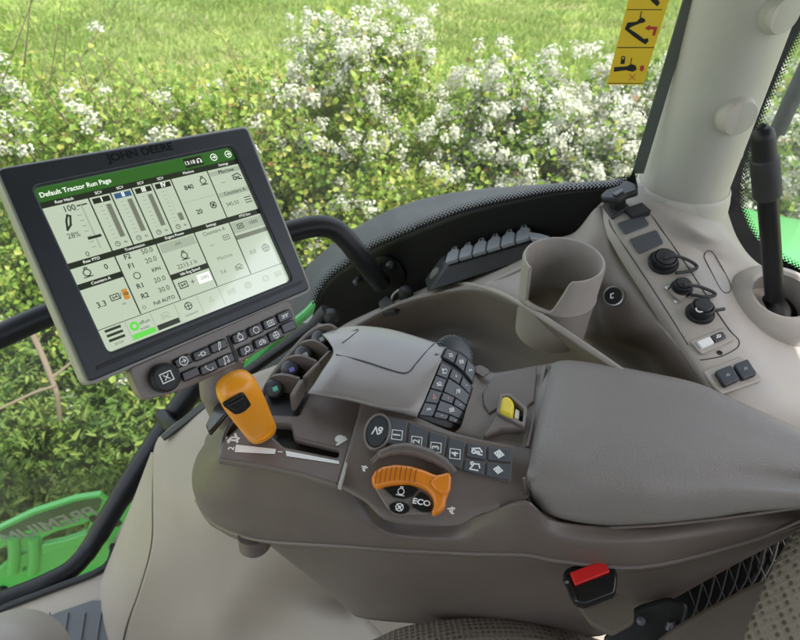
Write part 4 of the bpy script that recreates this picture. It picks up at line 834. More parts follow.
for i in range(6):
    u0 = Lc * (.015 + i * .163); w_ = Lc * .15; mb = MB()
    slab2(mb, [rc([(u0, -.002), (u0 + w_, -.002), (u0 + w_, Dc * .62), (u0 + w_ * .8, Dc * .72), (u0 + w_ * .68, Dc * 1.0), (u0 + w_ * .32, Dc * 1.0), (u0 + w_ * .2, Dc * .72), (u0, Dc * .62)], .002)], cpl, .008, .002)
    cp = build('hinged_cap', mb, 'caps', tb)
    mb = MB(); slab2(mb, [rc([(u0 + w_ * .4, Dc * .78), (u0 + w_ * .6, Dc * .78), (u0 + w_ * .6, Dc * .9), (u0 + w_ * .4, Dc * .9)], .001)], cpl, .0088, .0004); build('cap_slot', mb, 'black', cp)
mb = MB(); slab(mb, [(527, 231), (540, 233), (550, 236), (546, 240), (530, 238)], cpl, .008, .002, r=.002); build('end_clip', mb, 'caps', tb)
kn_ = thing('ledge_knob', T(405, 295, 1.15), 'small round black knob and clip on the window ledge', 'knob')
mb = MB(); c = T(406, 294, 1.155); lathe(mb, c, (0, -.35, 1), [(.0145, -.008), (.0145, .008), (.012, .0115), (.007, .0135), (.0005, .014)], 26, rfun=lambda j, h: 1 - .05 * (j % 2) * (h < .01)); build('knob', mb, 'black', kn_)
mb = MB(); slab(mb, [(378, 302), (386, 295), (392, 300), (398, 305), (394, 311), (381, 313)], mkplane(T(386, 304, 1.175), T(396, 300, 1.17), T(386, 296, 1.19)), .014, .003, r=.003); build('clip_block', mb, 'rubber', kn_)
mb = MB(); tube(mb, [T(391, 302, 1.165), T(393, 295, 1.165), T(399, 290, 1.16), T(404, 290, 1.155)], .002, 8, n=4); build('loop', mb, 'greyline', kn_)
# phone mount
pm = thing('phone_mount', T(612, 212, .94), 'black clamp mount with flat top standing at the foot of the pillar', 'mount')
mb = MB(); slab(mb, [(602, 204), (620, 197), (630, 206), (612, 218)], lpl(614, 208, .94, -.34, .001), .006, .002, r=.003); build('base_plate', mb, 'rubber', pm)
mb = MB(); tube(mb, [T(617, 208, .93), T(618, 200, .915), T(620, 192, .90)], [.013, .011, .012], 14); build('stem', mb, 'black', pm)
MP = mkplane(T(618, 192, .895), T(636, 186, .895), T(624, 181, .915))
mb = MB(); slab(mb, [(600, 195), (606, 189), (617, 186), (625, 179.5), (636, 183), (638.5, 190), (627, 193.5), (617, 199), (603, 198)], MP, .010, .003, r=.004); cl = build('clamp_plate', mb, 'black', pm)
mb = MB(); slab(mb, [(612, 193), (622, 188), (624, 190), (616, 195)], shift(MP, .010), .003, .001, r=.002); build('clamp_ridge', mb, 'char', cl)
for p in ((613, 212), (636, 190)):
    mb = MB(); lathe(mb, T(*p, .89 if p[0] > 620 else .925), CAM - T(*p, .9), [(.0028, -.003), (.0028, .001), (.0003, .002)], 12); build('bolt', mb, 'silver', pm)
mb = MB(); box(mb, T(623, 214, .925), T(640, 208, .925) - T(623, 214, .925), T(632, 222, .915) - T(623, 214, .925), lpl(630, 214, 1, 0)[3] * .012); pg = build('plug', mb, 'rubber', pm)
# strut and sill strip
gs = thing('gas_strut', T(290, 345, 1.18), 'black gas strut with ball joint lying along the sill under the keypad', 'strut')
mb = MB(); tube(mb, [T(205, 398, 1.28), T(248, 372, 1.24), T(300, 335, 1.2), T(318, 322, 1.18)], .011, 12); build('cylinder', mb, 'steelblack', gs)
mb = MB(); tube(mb, [T(314, 325, 1.18), T(322, 315, 1.175), T(327, 311, 1.17)], [.012, .013, .015], 12); lathe(mb, T(331, 316, 1.17), (0, -1, .3), [(.001, -.016), (.011, -.012), (.016, 0), (.011, .012), (.001, .016)], 16); build('ball_joint', mb, 'rubber', gs)
ss = thing('sill_rail', T(295, 355, 1.15), 'slate blue metal rail along the window sill beside the paddle levers', 'rail')
mb = MB(); slab(mb, [(205, 425), (262, 379), (322, 320), (328, 324), (326, 336), (268, 387), (212, 432)], mkplane(T(262, 383, 1.18), T(324, 326, 1.2), T(270, 395, 1.1)), .012, .003); build('rail_bar', mb, 'steelblue', ss)
# diagonal rod at top right
dr = thing('window_strut', T(790, 100, .95), 'black diagonal strut in front of the rear window in the upper right corner', 'strut')
mb = MB(); tube(mb, [T(776, 134, .98), T(800, 82, .95), T(830, 17, .92)], .0125, 14); build('strut_cylinder', mb, 'rubber', dr)
mb = MB(); tube(mb, [T(764, 160, .99), T(780, 125, .975)], .006, 12); build('strut_rod', mb, 'steelblack', dr)
# rear window (right of the pillar)
rw = thing('rear_window', T(770, 180, 1.05), 'rear window pane with dotted black edge right of the pillar', 'window')
RWP = mkplane(T(740, 190, 1.04), T(830, 190, .98), T(790, 0, .85))
RW0 = RWP[0]; mb = MB(); rr_ = [(716, 200), (735, 245), (765, 275), (830, 305), (950, 300), (950, -60), (800, -60)]
slab(mb, rr_, RWP, .004, .001); build('pane', mb, 'glass', rw)
edge = [(826, -30), (804, 20), (792, 45), (778, 75), (765, 103), (752, 133), (740, 162), (729, 190), (726, 205), (730, 222), (742, 243), (760, 261), (785, 276), (830, 298)]
edge = [(826, -30), (804, 20), (792, 45), (778, 75), (765, 103), (754, 133), (745, 162), (740, 190), (742, 210), (752, 232), (768, 250), (795, 267), (835, 286)]
E3 = catmull([Vector((x, y, 0)) for x, y in edge], 10)
mb = MB(); RF = shift(RWP, .0052); L_ = []; 
for i, p in enumerate(E3):
    tn = (E3[min(i + 1, len(E3) - 1)] - E3[max(i - 1, 0)]).normalized(); nm = Vector((-tn.y, tn.x, 0)); L_.append((p, p + nm * 26))
sgnn = 1 if L_[5][1].x < L_[5][0].x else -1
vs = []
for p, q in L_:
    w = (p - (q - p)) if sgnn < 0 else q
    vs += [onpl(p.x, p.y, RF), onpl(w.x, w.y, RF)]
mb.add(vs, [(2 * i, 2 * i + 1, 2 * i + 3, 2 * i + 2) for i in range(len(L_) - 1)]); build('frit_band', mb, 'fritc', rw)
mb = MB(); acc = 0; E4 = catmull([Vector((x, y, 0)) for x, y in edge], 40); prev = E4[0]
for q in E4[1:]:
    acc += (q - prev).length
    if acc > 3.5:
        acc = 0; tn = (q - prev).normalized(); nm = Vector((-tn.y, tn.x, 0)) * -sgnn
        for j, s in enumerate((1.8, 1.5, 1.15, .8)):
            c = q + nm * (-.3 + 1.9 * j) + tn * (1.7 if j % 2 else 0); mb.add([onpl(c.x + a, c.y + b, RF) for a, b in ((-s, 0), (0, s), (s, 0), (0, -s))], [(0, 1, 2, 3)])
    prev = q
build('frit_dots', mb, 'fritc', rw, sharp=0)
# ================================================================== LEFT TRIM
tm = thing('footwell_trim', T(250, 600, 1.2), 'large beige moulded trim panel below the console beside the seat', 'trim panel')
tr_rows = [[(158, 438, 1.20), (182, 418, 1.17), (206, 404, 1.14), (240, 380, 1.12), (290, 360, 1.12)],
           [(153, 455, 1.18), (182, 444, 1.13), (215, 435, 1.08), (260, 425, 1.05), (310, 410, 1.05)],
           [(153, 500, 1.16), (182, 500, 1.10), (215, 500, 1.05), (260, 490, 1.02), (320, 470, 1.0)],
           [(152, 545, 1.17), (182, 548, 1.11), (215, 550, 1.06), (262, 550, 1.03), (330, 540, 1.0)],
           [(140, 590, 1.20), (175, 595, 1.14), (215, 595, 1.08), (258, 590, 1.05), (345, 590, 1.07)],
           [(128, 625, 1.22), (165, 630, 1.16), (210, 632, 1.09), (268, 628, 1.07), (370, 622, 1.0)],
           [(118, 670, 1.24), (160, 672, 1.18), (210, 672, 1.1), (275, 668, 1.06), (395, 650, .96)]]
patch('main_panel', tr_rows, 'beige', tm, 8, 7, .004)
lp_rows = [[(151, 452, 1.25), (151.5, 453, 1.23), (152.5, 455, 1.205), (153.5, 457, 1.19)],
           [(131, 505, 1.32), (138, 502, 1.27), (147, 500, 1.215), (152.5, 500, 1.18)],
           [(113, 550, 1.36), (124, 548, 1.30), (142, 546, 1.225), (151, 545, 1.185)],
           [(99, 585, 1.38), (110, 587, 1.31), (128, 589, 1.24), (139, 590, 1.21)],
           [(91, 612, 1.38), (102, 616, 1.31), (117, 622, 1.25), (126.5, 625, 1.225)],
           [(92, 650, 1.36), (100, 655, 1.30), (110, 662, 1.26), (116.5, 668, 1.245)]]
patch('front_panel', lp_rows, 'beige', tm, 6, 7, .004)
mb = MB(); tube(mb, [T(153.5, 457, 1.188), T(152.6, 500, 1.176), T(151.3, 545, 1.181), T(139.5, 590, 1.206), T(127, 625, 1.221), T(117, 668, 1.24)], .0016, 6, n=6); build('trim_seam', mb, 'brown', tm)
mb = MB(); slab(mb, [(160, 436), (205, 398), (212, 399), (208, 405), (163, 440)], mkplane(T(185, 418, 1.16), T(207, 400, 1.15), T(160, 420, 1.2)), .006, .002); build('trim_edge', mb, 'rubber', tm)
mb = MB(); lathe(mb, T(255, 546, .80), (0, -.3, -1), [(.02, -.02), (.02, 0), (.015, .006), (.0005, .007)], 20); build('console_lug', mb, 'brown', con)
# floor
fz = -1.33
fl_ = MB(); FQ = [Zp(x, y, fz) - CAM for x, y in [(-200, 690), (-60, 634), (0, 609), (50, 590), (104, 568), (112, 545), (150, 470)]]
pts = [Vector((q.x, q.y, 0)) for q in FQ] + [Vector((-.2, 1.0, 0)), Vector((.5, .80, 0)), Vector((1.08, .60, 0)), Vector((1.08, -.95, 0)), Vector((-1.2, -.9, 0))]
top_ = [CAM + p + Vector((0, 0, fz)) for p in pts]; k = len(pts); fl_.add(top_ + [p - Vector((0, 0, .06)) for p in top_], [tuple(range(k))] + [(i, k + i, k + (i + 1) % k, (i + 1) % k) for i in range(k)])
cf = build('cab_floor', fl_, 'beige'); cf['kind'] = 'structure'
fm = thing('floor_mat', Zp(60, 640, fz + .01), 'dark grey ribbed floor mat in the lower left corner', 'floor mat')
FM = shift(zpl(20, 620, fz + .002, 100, 600), 0)
mb = MB(); slab(mb, [(28, 624), (60, 611), (92, 600), (130, 600), (130, 720), (-120, 760), (-60, 660)], FM, .008, .002); build('mat', mb, 'floor', fm)
mb = MB()
for x in (49, 67, 84, 100): slab(mb, [(x, 612), (x + 1.4, 612), (x - 9, 680), (x - 11, 680)], shift(FM, .008), .004, .001)
build('rib', mb, 'floor', fm)
mb = MB(); tube(mb, [Zp(x, y, fz + .004) for x, y in ((-60, 634), (0, 609), (50, 590), (104, 568), (114, 545))], .008, 8, n=4); ws = build('sill_seal', mb, 'rubber', None); tag(ws, 'black rubber door seal beside the floor edge at lower left', 'seal')
kc_ = thing('knee_cover', T(0, 660, .95), 'grey brown rounded cover cut off by the bottom left corner', 'cover')
mb = MB(); c = T(-22, 690, .95); lathe(mb, c, (.15, -.5, .8), [(.10, -.12), (.095, -.05), (.08, -.015), (.05, .004), (.0005, .01)], 40); build('rounded_cover', mb, 'taupe', kc_)
# ================================================================== SEAT
se = thing('driver_seat', T(480, 700, .8), 'driver seat in beige dimpled fabric at the bottom edge', 'seat')
cus = [[(340, 652, .90), (372, 640, .89), (405, 627, .88), (450, 621, .87), (500, 620, .86), (550, 626, .855), (600, 640, .85), (640, 660, .85)],
       [(340, 655, .87), (372, 643, .86), (405, 629, .85), (450, 621, .835), (500, 620, .825), (550, 627, .82), (600, 643, .82), (640, 665, .82)],
       [(335, 690, .80), (372, 672, .79), (405, 660, .78), (450, 650, .77), (500, 650, .765), (550, 656, .76), (600, 672, .76), (640, 690, .77)],
       [(330, 760, .74), (372, 745, .73), (405, 735, .72), (450, 730, .71), (500, 730, .705), (550, 735, .70), (600, 745, .70), (640, 760, .71)]]
patch('seat_cushion', cus, 'fabric', se, 6, 6, .03)
sbx = MB(); box(sbx, CAM + Vector((-.12, -.22, -1.18)), Vector((.58, -.1, 0)), Vector((.09, .50, 0)), Vector((0, 0, .26))); o = build('seat_base', sbx, 'rubber', se); bv = o.modifiers.new('bevel', 'BEVEL'); bv.width = .04; bv.segments = 3
sbx = MB(); box(sbx, CAM + Vector((-.12, -.22, -.97)), Vector((.58, -.1, 0)), Vector((.08, .44, 0)), Vector((0, 0, .11))); o = build('cushion_body', sbx, 'fabric', se); bv = o.modifiers.new('bevel', 'BEVEL'); bv.width = .04; bv.segments = 4
bks = [[(815, 505, .66), (860, 470, .62), (920, 450, .58)], [(796, 530, .635), (850, 515, .585), (920, 500, .54)], [(775, 562, .62), (840, 560, .565), (920, 560, .52)], [(757, 602, .61), (830, 615, .55), (920, 620, .50)], [(742, 645, .60), (820, 670, .54), (920, 690, .49)], [(730, 700, .60), (810, 730, .53), (920, 740, .48)]]
patch('backrest', bks, 'fabric', se, 8, 8, .03)
mb = MB(); slab(mb, [(640, 655), (664, 630), (702, 608), (748, 584), (778, 572), (792, 600), (760, 660)], mkplane(T(720, 600, .70), T(760, 590, .68), T(720, 570, .72)), .02, .006, r=.02); build('side_bracket', mb, 'brown', se)
sb = thing('netting', T(750, 560, .75), 'black netting pocket with grey diamond cords between console and seat back', 'netting')
NP = mkplane(T(750, 555, .775), T(790, 530, .765), T(740, 540, .785))
mb = MB(); slab(mb, [(640, 600), (690, 552), (760, 520), (840, 470), (850, 560), (770, 610), (690, 650)], shift(NP, -.006), .004, .001); build('net_backing', mb, 'fritc', sb)
mb = MB()
for i in range(12):
    x = 690 + i * 13; y = 605 - i * 8.2; tube(mb, [onpl(x - 5, y - 24, NP), onpl(x + 7, y + 6, shift(NP, .002)), onpl(x + 20, y + 40, NP)], .0011, 6, n=3); tube(mb, [onpl(x + 12, y - 22, shift(NP, .002)), onpl(x + 4, y + 8, shift(NP, .003)), onpl(x - 12, y + 32, NP)], .0011, 6, n=3)
build('net_cord', mb, 'cord', sb)
bu = thing('seat_buckle', T(590, 590, .70), 'black seat belt buckle with red release button and brown webbing', 'seat belt buckle')
BU = mkplane(T(590, 575, .66), T(625, 562, .665), T(584, 558, .675))
mb = MB(); slab(mb, [(562, 574), (566, 568), (604, 553), (611, 557), (618, 574), (616, 592), (584, 604), (575, 601)], shift(BU, -.012), .014, .003, r=.004); b_ = build('buckle_body', mb, 'gloss', bu)
mb = MB(); slab(mb, [(570, 572), (604, 559), (610, 571), (575, 584.5)], shift(BU, .002), .005, .0015, r=.001); build('release_button', mb, 'red', bu)
mb = MB(); slab(mb, [(563, 578), (569, 576), (577, 598), (571, 599)], shift(BU, .0005), .004, .0012, r=.002); build('buckle_side', mb, 'black', bu)
for p in ((571, 592), (567, 583)):
    mb = MB(); lathe(mb, T(*p, .655), BU[3], [(.0025, 0), (.0025, .002), (.0003, .003)], 12); build('rivet', mb, 'silver', bu)
mb = MB(); slab(mb, [(577, 603), (616, 591), (634, 604), (634, 622), (612, 634), (590, 622)], shift(BU, -.02), .008, .002, r=.004); build('webbing', mb, 'web', bu)
an = thing('belt_anchor', T(650, 630, .74), 'black belt anchor bracket with bolts in the dark gap beside the seat', 'bracket')
mb = MB(); slab(mb, [(600, 640), (636, 606), (668, 596), (690, 604), (680, 640), (640, 668)], mkplane(T(650, 625, .745), T(690, 612, .735), T(650, 600, .755)), .02, .005, r=.01); build('anchor_plate', mb, 'black', an)
mb = MB(); lathe(mb, T(641, 621, .72), CAM - T(641, 621, .72), [(.005, -.006), (.005, .002), (.003, .004), (.0005, .0045)], 18); build('anchor_bolt', mb, 'char', an)
mb = MB(); tube(mb, [T(668, 630, .715), T(672, 622, .715), T(673, 640, .71), T(676, 655, .70)], .004, 8, n=3); build('spring', mb, 'char', an)
# ================================================================== outside bodywork
fd = thing('wheel_fender', T(420, 260, 1.6), 'dark grey curved wheel fender outside the window above the dotted border', 'fender')
fo = [(225, 410), (250, 362), (272, 318), (290, 290), (310, 267), (335, 245), (365, 225), (400, 208.5), (440, 197.5), (490, 190.5), (540, 187), (590, 184), (640, 180), (700, 178)]
fr = []
for k, (dy, dt) in enumerate([(60, .25), (14, .12), (0, 0), (6, -.05), (22, -.12), (50, -.17), (90, -.2)]):
    fr.append([(x + (dy * .45 if x < 380 else dy * .15), y + dy * (.6 if x < 330 else 1), 1.95 - .4 * i / 13 + dt) for i, (x, y) in enumerate(fo)])
patch('fender_arch', fr, 'fender', fd, 4, 5, .006)
mb = MB(); tube(mb, [T(236, 378, 1.42), T(262, 353, 1.42), T(290, 327, 1.42), T(308, 312, 1.42), T(316, 303, 1.42)], .011, 10, n=4); build('green_edge', mb, 'green', fd)
rf = thing('rear_fender', T(780, 250, 1.5), 'bright green fender panel seen through the rear window beside the rod lever', 'fender')
patch('fender_top', [[(690, 200, 1.9), (730, 205, 1.85), (770, 214, 1.8), (820, 222, 1.75), (900, 228, 1.7)], [(690, 212, 1.7), (730, 218, 1.65), (770, 228, 1.6), (820, 240, 1.55), (900, 250, 1.5)], [(690, 232, 1.5), (730, 240, 1.46), (770, 252, 1.42), (820, 268, 1.38), (900, 280, 1.3)], [(690, 280, 1.35), (730, 290, 1.3), (770, 300, 1.26), (820, 320, 1.2), (900, 330, 1.15)]], 'green', rf, 5, 5, .006)
# green body panel with cut-outs at lower left
gp = thing('green_body_panel', T(60, 560, 1.9), 'bright green metal panel with cut-outs and mirrored lettering outside the window at lower left', 'body panel')
gp0 = T(0, 560, 2.15); GPn = mkplane(gp0, gp0 + Vector((1, .15, .0)), gp0 + Vector((0, 0, 1)))
def g(x, y): return (x * .25, 480 + y * .25)
outl = [g(*p) for p in [(-200, 280), (0, 190), (130, 128), (300, 75), (400, 60), (418, 78), (440, 92), (540, 86), (620, 60), (640, 330), (300, 420), (0, 480), (-200, 540)]]
hole1 = [g(*p) for p in [(165, 235), (230, 205), (330, 178), (360, 165), (345, 215), (250, 245), (170, 262)]]
hole2 = [g(*p) for p in [(-120, 330), (-20, 290), (28, 262), (30, 330), (-20, 370), (-120, 400)]]
hole3 = [g(*p) for p in [(82, 290), (118, 275), (120, 290), (84, 302)]]; hole4 = [g(*p) for p in [(90, 352), (124, 340), (126, 356), (92, 368)]]
mb = MB(); slab(mb, [outl, hole1, hole2, hole3, hole4], GPn, .02, .004); build('panel_sheet', mb, 'green', gp)
mb = MB(); slab(mb, [g(*p) for p in [(0, 205), (140, 140), (300, 88), (395, 72), (408, 82), (395, 120), (300, 150), (170, 190), (140, 195), (20, 222), (0, 225)]], shift(GPn, .02), .002, .0006); lb = build('letter_band', mb, 'dkgreen', gp)
mb = MB(); a0 = to2(onpl(*g(205, 158), GPn), GPn); a1 = to2(onpl(*g(300, 128), GPn), GPn); ang = math.atan2(a1[1] - a0[1], a1[0] - a0[0])
text(mb, 'PREMIUM', GPn, a0[0], a0[1], .078, rot=ang, up=.0226, mirror=True, bold=.002, sx=1.05); build('lettering', mb, 'greytext', lb, sharp=0)
mb = MB()
for x0 in (30, 110): tube(mb, [onpl(*g(x0 + 25, 225), shift(GPn, .02)), onpl(*g(x0 + 28, 290), shift(GPn, .02)), onpl(*g(x0 + 22, 365), shift(GPn, .02))], .019, 14, n=3)
build('post', mb, 'green', gp)
mb = MB(); slab(mb, [g(*p) for p in [(165, 262), (255, 245), (350, 215), (420, 200), (420, 240), (300, 262), (170, 300)]], shift(GPn, .02), .015, .005, r=.01); build('cross_bar', mb, 'green', gp)
for bx, by in ((14, 430), (230, 385), (375, 150), (470, 170)):
    mb = MB(); lathe(mb, onpl(*g(bx, by), shift(GPn, .02)), GPn[3], [(.014, 0), (.014, .004), (.009, .005), (.009, .012), (.0005, .013)], 6 + 12); build('bolt', mb, 'steelblack', gp)
mb = MB(); lathe(mb, onpl(*g(450, 268), shift(GPn, .05)), (0, -.6, 1), [(.014, -.03), (.014, 0), (.01, .004), (.0005, .006)], 16); build('rubber_stop', mb, 'rubber', gp)
# ================================================================== ROOF and WALLS out of view, added to shape the cab light
mb = MB(); box(mb, CAM + Vector((-1.15, -1.0, .36)), Vector((2.19, 0, 0)), Vector((0, 2.05, 0)), Vector((0, 0, .12))); rf_ = build('light_block_roof', mb, 'block_liner'); rf_['kind'] = 'structure'  # unseen roof added to keep sun out, rear edge set for screen glare
mb = MB(); box(mb, CAM + Vector((-1.1, -1.06, -1.4)), Vector((2.2, 0, 0)), Vector((0, .06, 0)), Vector((0, 0, 1.35))); lw_ = build('light_block_wall', mb, 'block_liner'); lw_['kind'] = 'structure'  # unseen left wall, added to cut low sky and ground bounce
mb = MB(); wl = [(-.25, 1.13), (.15, .99), (.5, .86), (1.1, .62)]; wv = []  # unseen right wall, added to stop green ground light below the moulding
for x, y in wl: wv += [CAM + Vector((x, y, -1.38)), CAM + Vector((x, y, -.95)), CAM + Vector((x + .02, y + .05, -.95)), CAM + Vector((x + .02, y + .05, -1.38))]
mb.add(wv, [(4 * i + q, 4 * i + (q + 1) % 4, 4 * i + 4 + (q + 1) % 4, 4 * i + 4 + q) for i in range(3) for q in range(4)] + [(0, 3, 2, 1), (12, 13, 14, 15)]); lw_ = build('light_block_wall', mb, 'block_liner'); lw_['kind'] = 'structure'
mb = MB(); box(mb, CAM + Vector((1.06, -.95, -1.4)), Vector((.06, 0, 0)), Vector((0, 1.5, 0)), Vector((0, 0, 1.1))); lw_ = build('light_block_wall', mb, 'block_liner'); lw_['kind'] = 'structure'  # unseen rear wall, added against flat fill and green bounce from behind
# ================================================================== GROUND and FIELD
def ground():
    m, nt, N, L, b = newmat('meadow_ground'); b.inputs['Roughness'].default_value = .9
    tc = N.new('ShaderNodeTexCoord'); n1 = N.new('ShaderNodeTexNoise'); n1.inputs['Scale'].default_value = .9; n1.inputs['Detail'].default_value = 8; L.new(tc.outputs['Object'], n1.inputs[0])
    r = N.new('ShaderNodeValToRGB'); e = r.color_ramp.elements; e[0].position = .3; e[0].color = (.18, .25, .035, 1); e[1].position = .7; e[1].color = (.27, .36, .06, 1); q = e.new(.38); q.color = (.17, .16, .06, 1)
    L.new(n1.outputs[0], r.inputs[0]); L.new(r.outputs[0], b.inputs['Base Color']); return m
M['ground'] = ground()
mb = MB(); n = 60; xs = [math.copysign(abs(t) ** 2.2 * 600, t) for t in [-1 + 2 * i / n for i in range(n + 1)]]
vs = [Vector((x, y, .06 * math.sin(x * .7) * math.sin(y * .5 + 1) - .05)) for y in xs for x in xs]; mb.add(vs, [(j * (n + 1) + i, j * (n + 1) + i + 1, (j + 1) * (n + 1) + i + 1, (j + 1) * (n + 1) + i) for j in range(n) for i in range(n)])
gd = build('meadow_ground', mb, 'ground', sharp=60); gd['kind'] = 'structure'
def quads_mesh(name, V, F, var, m, parent=None, smooth=False):
    me = bpy.data.meshes.new(name); nv = len(V); nf = len(F); k = F.shape[1]
    me.vertices.add(nv); me.vertices.foreach_set('co', V.astype('f').ravel()); me.loops.add(nf * k); me.loops.foreach_set('vertex_index', F.astype('i').ravel())
    me.polygons.add(nf); me.polygons.foreach_set('loop_start', np.arange(0, nf * k, k, dtype='i')); me.polygons.foreach_set('loop_total', np.full(nf, k, 'i'))
    at = me.attributes.new('var', 'FLOAT', 'POINT'); at.data.foreach_set('value', var.astype('f')); me.update(calc_edges=True); me.validate()
    return link(name, me, m, parent, sharp=0)
def nrm(a): return a / (np.linalg.norm(a, axis=1, keepdims=True) + 1e-9)
def leaves(P, A, Nn, size, var, wid=.42, lobed=True):
    Sd = nrm(np.cross(A, Nn)); Nn = nrm(np.cross(Sd, A)); n = len(P)
    tmpl = [(0, 0, 0), (-.34, .30, .10), (-.56, .74, .14), (0, 1.05, -.08), (.56, .74, .14), (.34, .30, .10)] if lobed else [(0, 0, 0), (-.5, .3, .12), (-.36, .62, .05), (0, 1, -.15), (.36, .62, .05), (.5, .3, .12)]
    V = np.stack([P + (Sd * (x * wid * 2) + A * y + Nn * z) * size[:, None] for x, y, z in tmpl], 1).reshape(-1, 3)
    b = np.arange(n)[:, None] * 6; F = np.concatenate([b + np.array([[0, 1, 2, 3]]), b + np.array([[0, 3, 4, 5]])], 0)
    return V, F, np.repeat(var, 6)
# grass: one uncountable mass
ng = 190000; gx = RNG.uniform(-9, 9, ng); gy = 2.8 + 15 * RNG.random(ng) ** 1.2
clump = np.sin(gx * 2.1 + np.sin(gy * 1.7) * 2) * np.sin(gy * 2.6 + np.sin(gx * 1.3)) ; hh = (.025 + .055 * RNG.random(ng) ** 1.5) * (1 + .45 * clump) ; keep = RNG.random(ng) < .8 + .25 * clump
gx, gy, hh, clump = gx[keep], gy[keep], hh[keep], clump[keep]; ng = len(gx)
aa = RNG.uniform(0, 6.28, ng); lean = RNG.uniform(.3, 1.6, ng); bw = .003 + .0035 * RNG.random(ng) + gy * .0005
B0 = np.stack([gx, gy, np.full(ng, -.06)], 1); dx = np.stack([np.cos(aa), np.sin(aa), 0 * aa], 1); pxv = np.stack([-np.sin(aa), np.cos(aa), 0 * aa], 1)
mid = B0 + dx * (lean * hh * .35)[:, None] + np.array([0, 0, 1]) * (hh * .75 + .04)[:, None]; tip = B0 + dx * (lean * hh)[:, None] + np.array([0, 0, 1]) * (hh + .05)[:, None]
V = np.stack([B0 - pxv * bw[:, None], B0 + pxv * bw[:, None], mid + pxv * (bw * .7)[:, None], tip], 1).reshape(-1, 3)
F = np.arange(ng * 4).reshape(-1, 4); go = quads_mesh('grass', V, F, np.repeat(np.clip(.42 + .22 * clump + .25 * np.sin(gx * .9 + 1) * np.sin(gy * 1.1) + RNG.normal(0, .17, ng), 0, 1), 4), 'grass')
tag(go, 'bright green rough meadow grass behind the hedge', 'grass', kind='stuff')
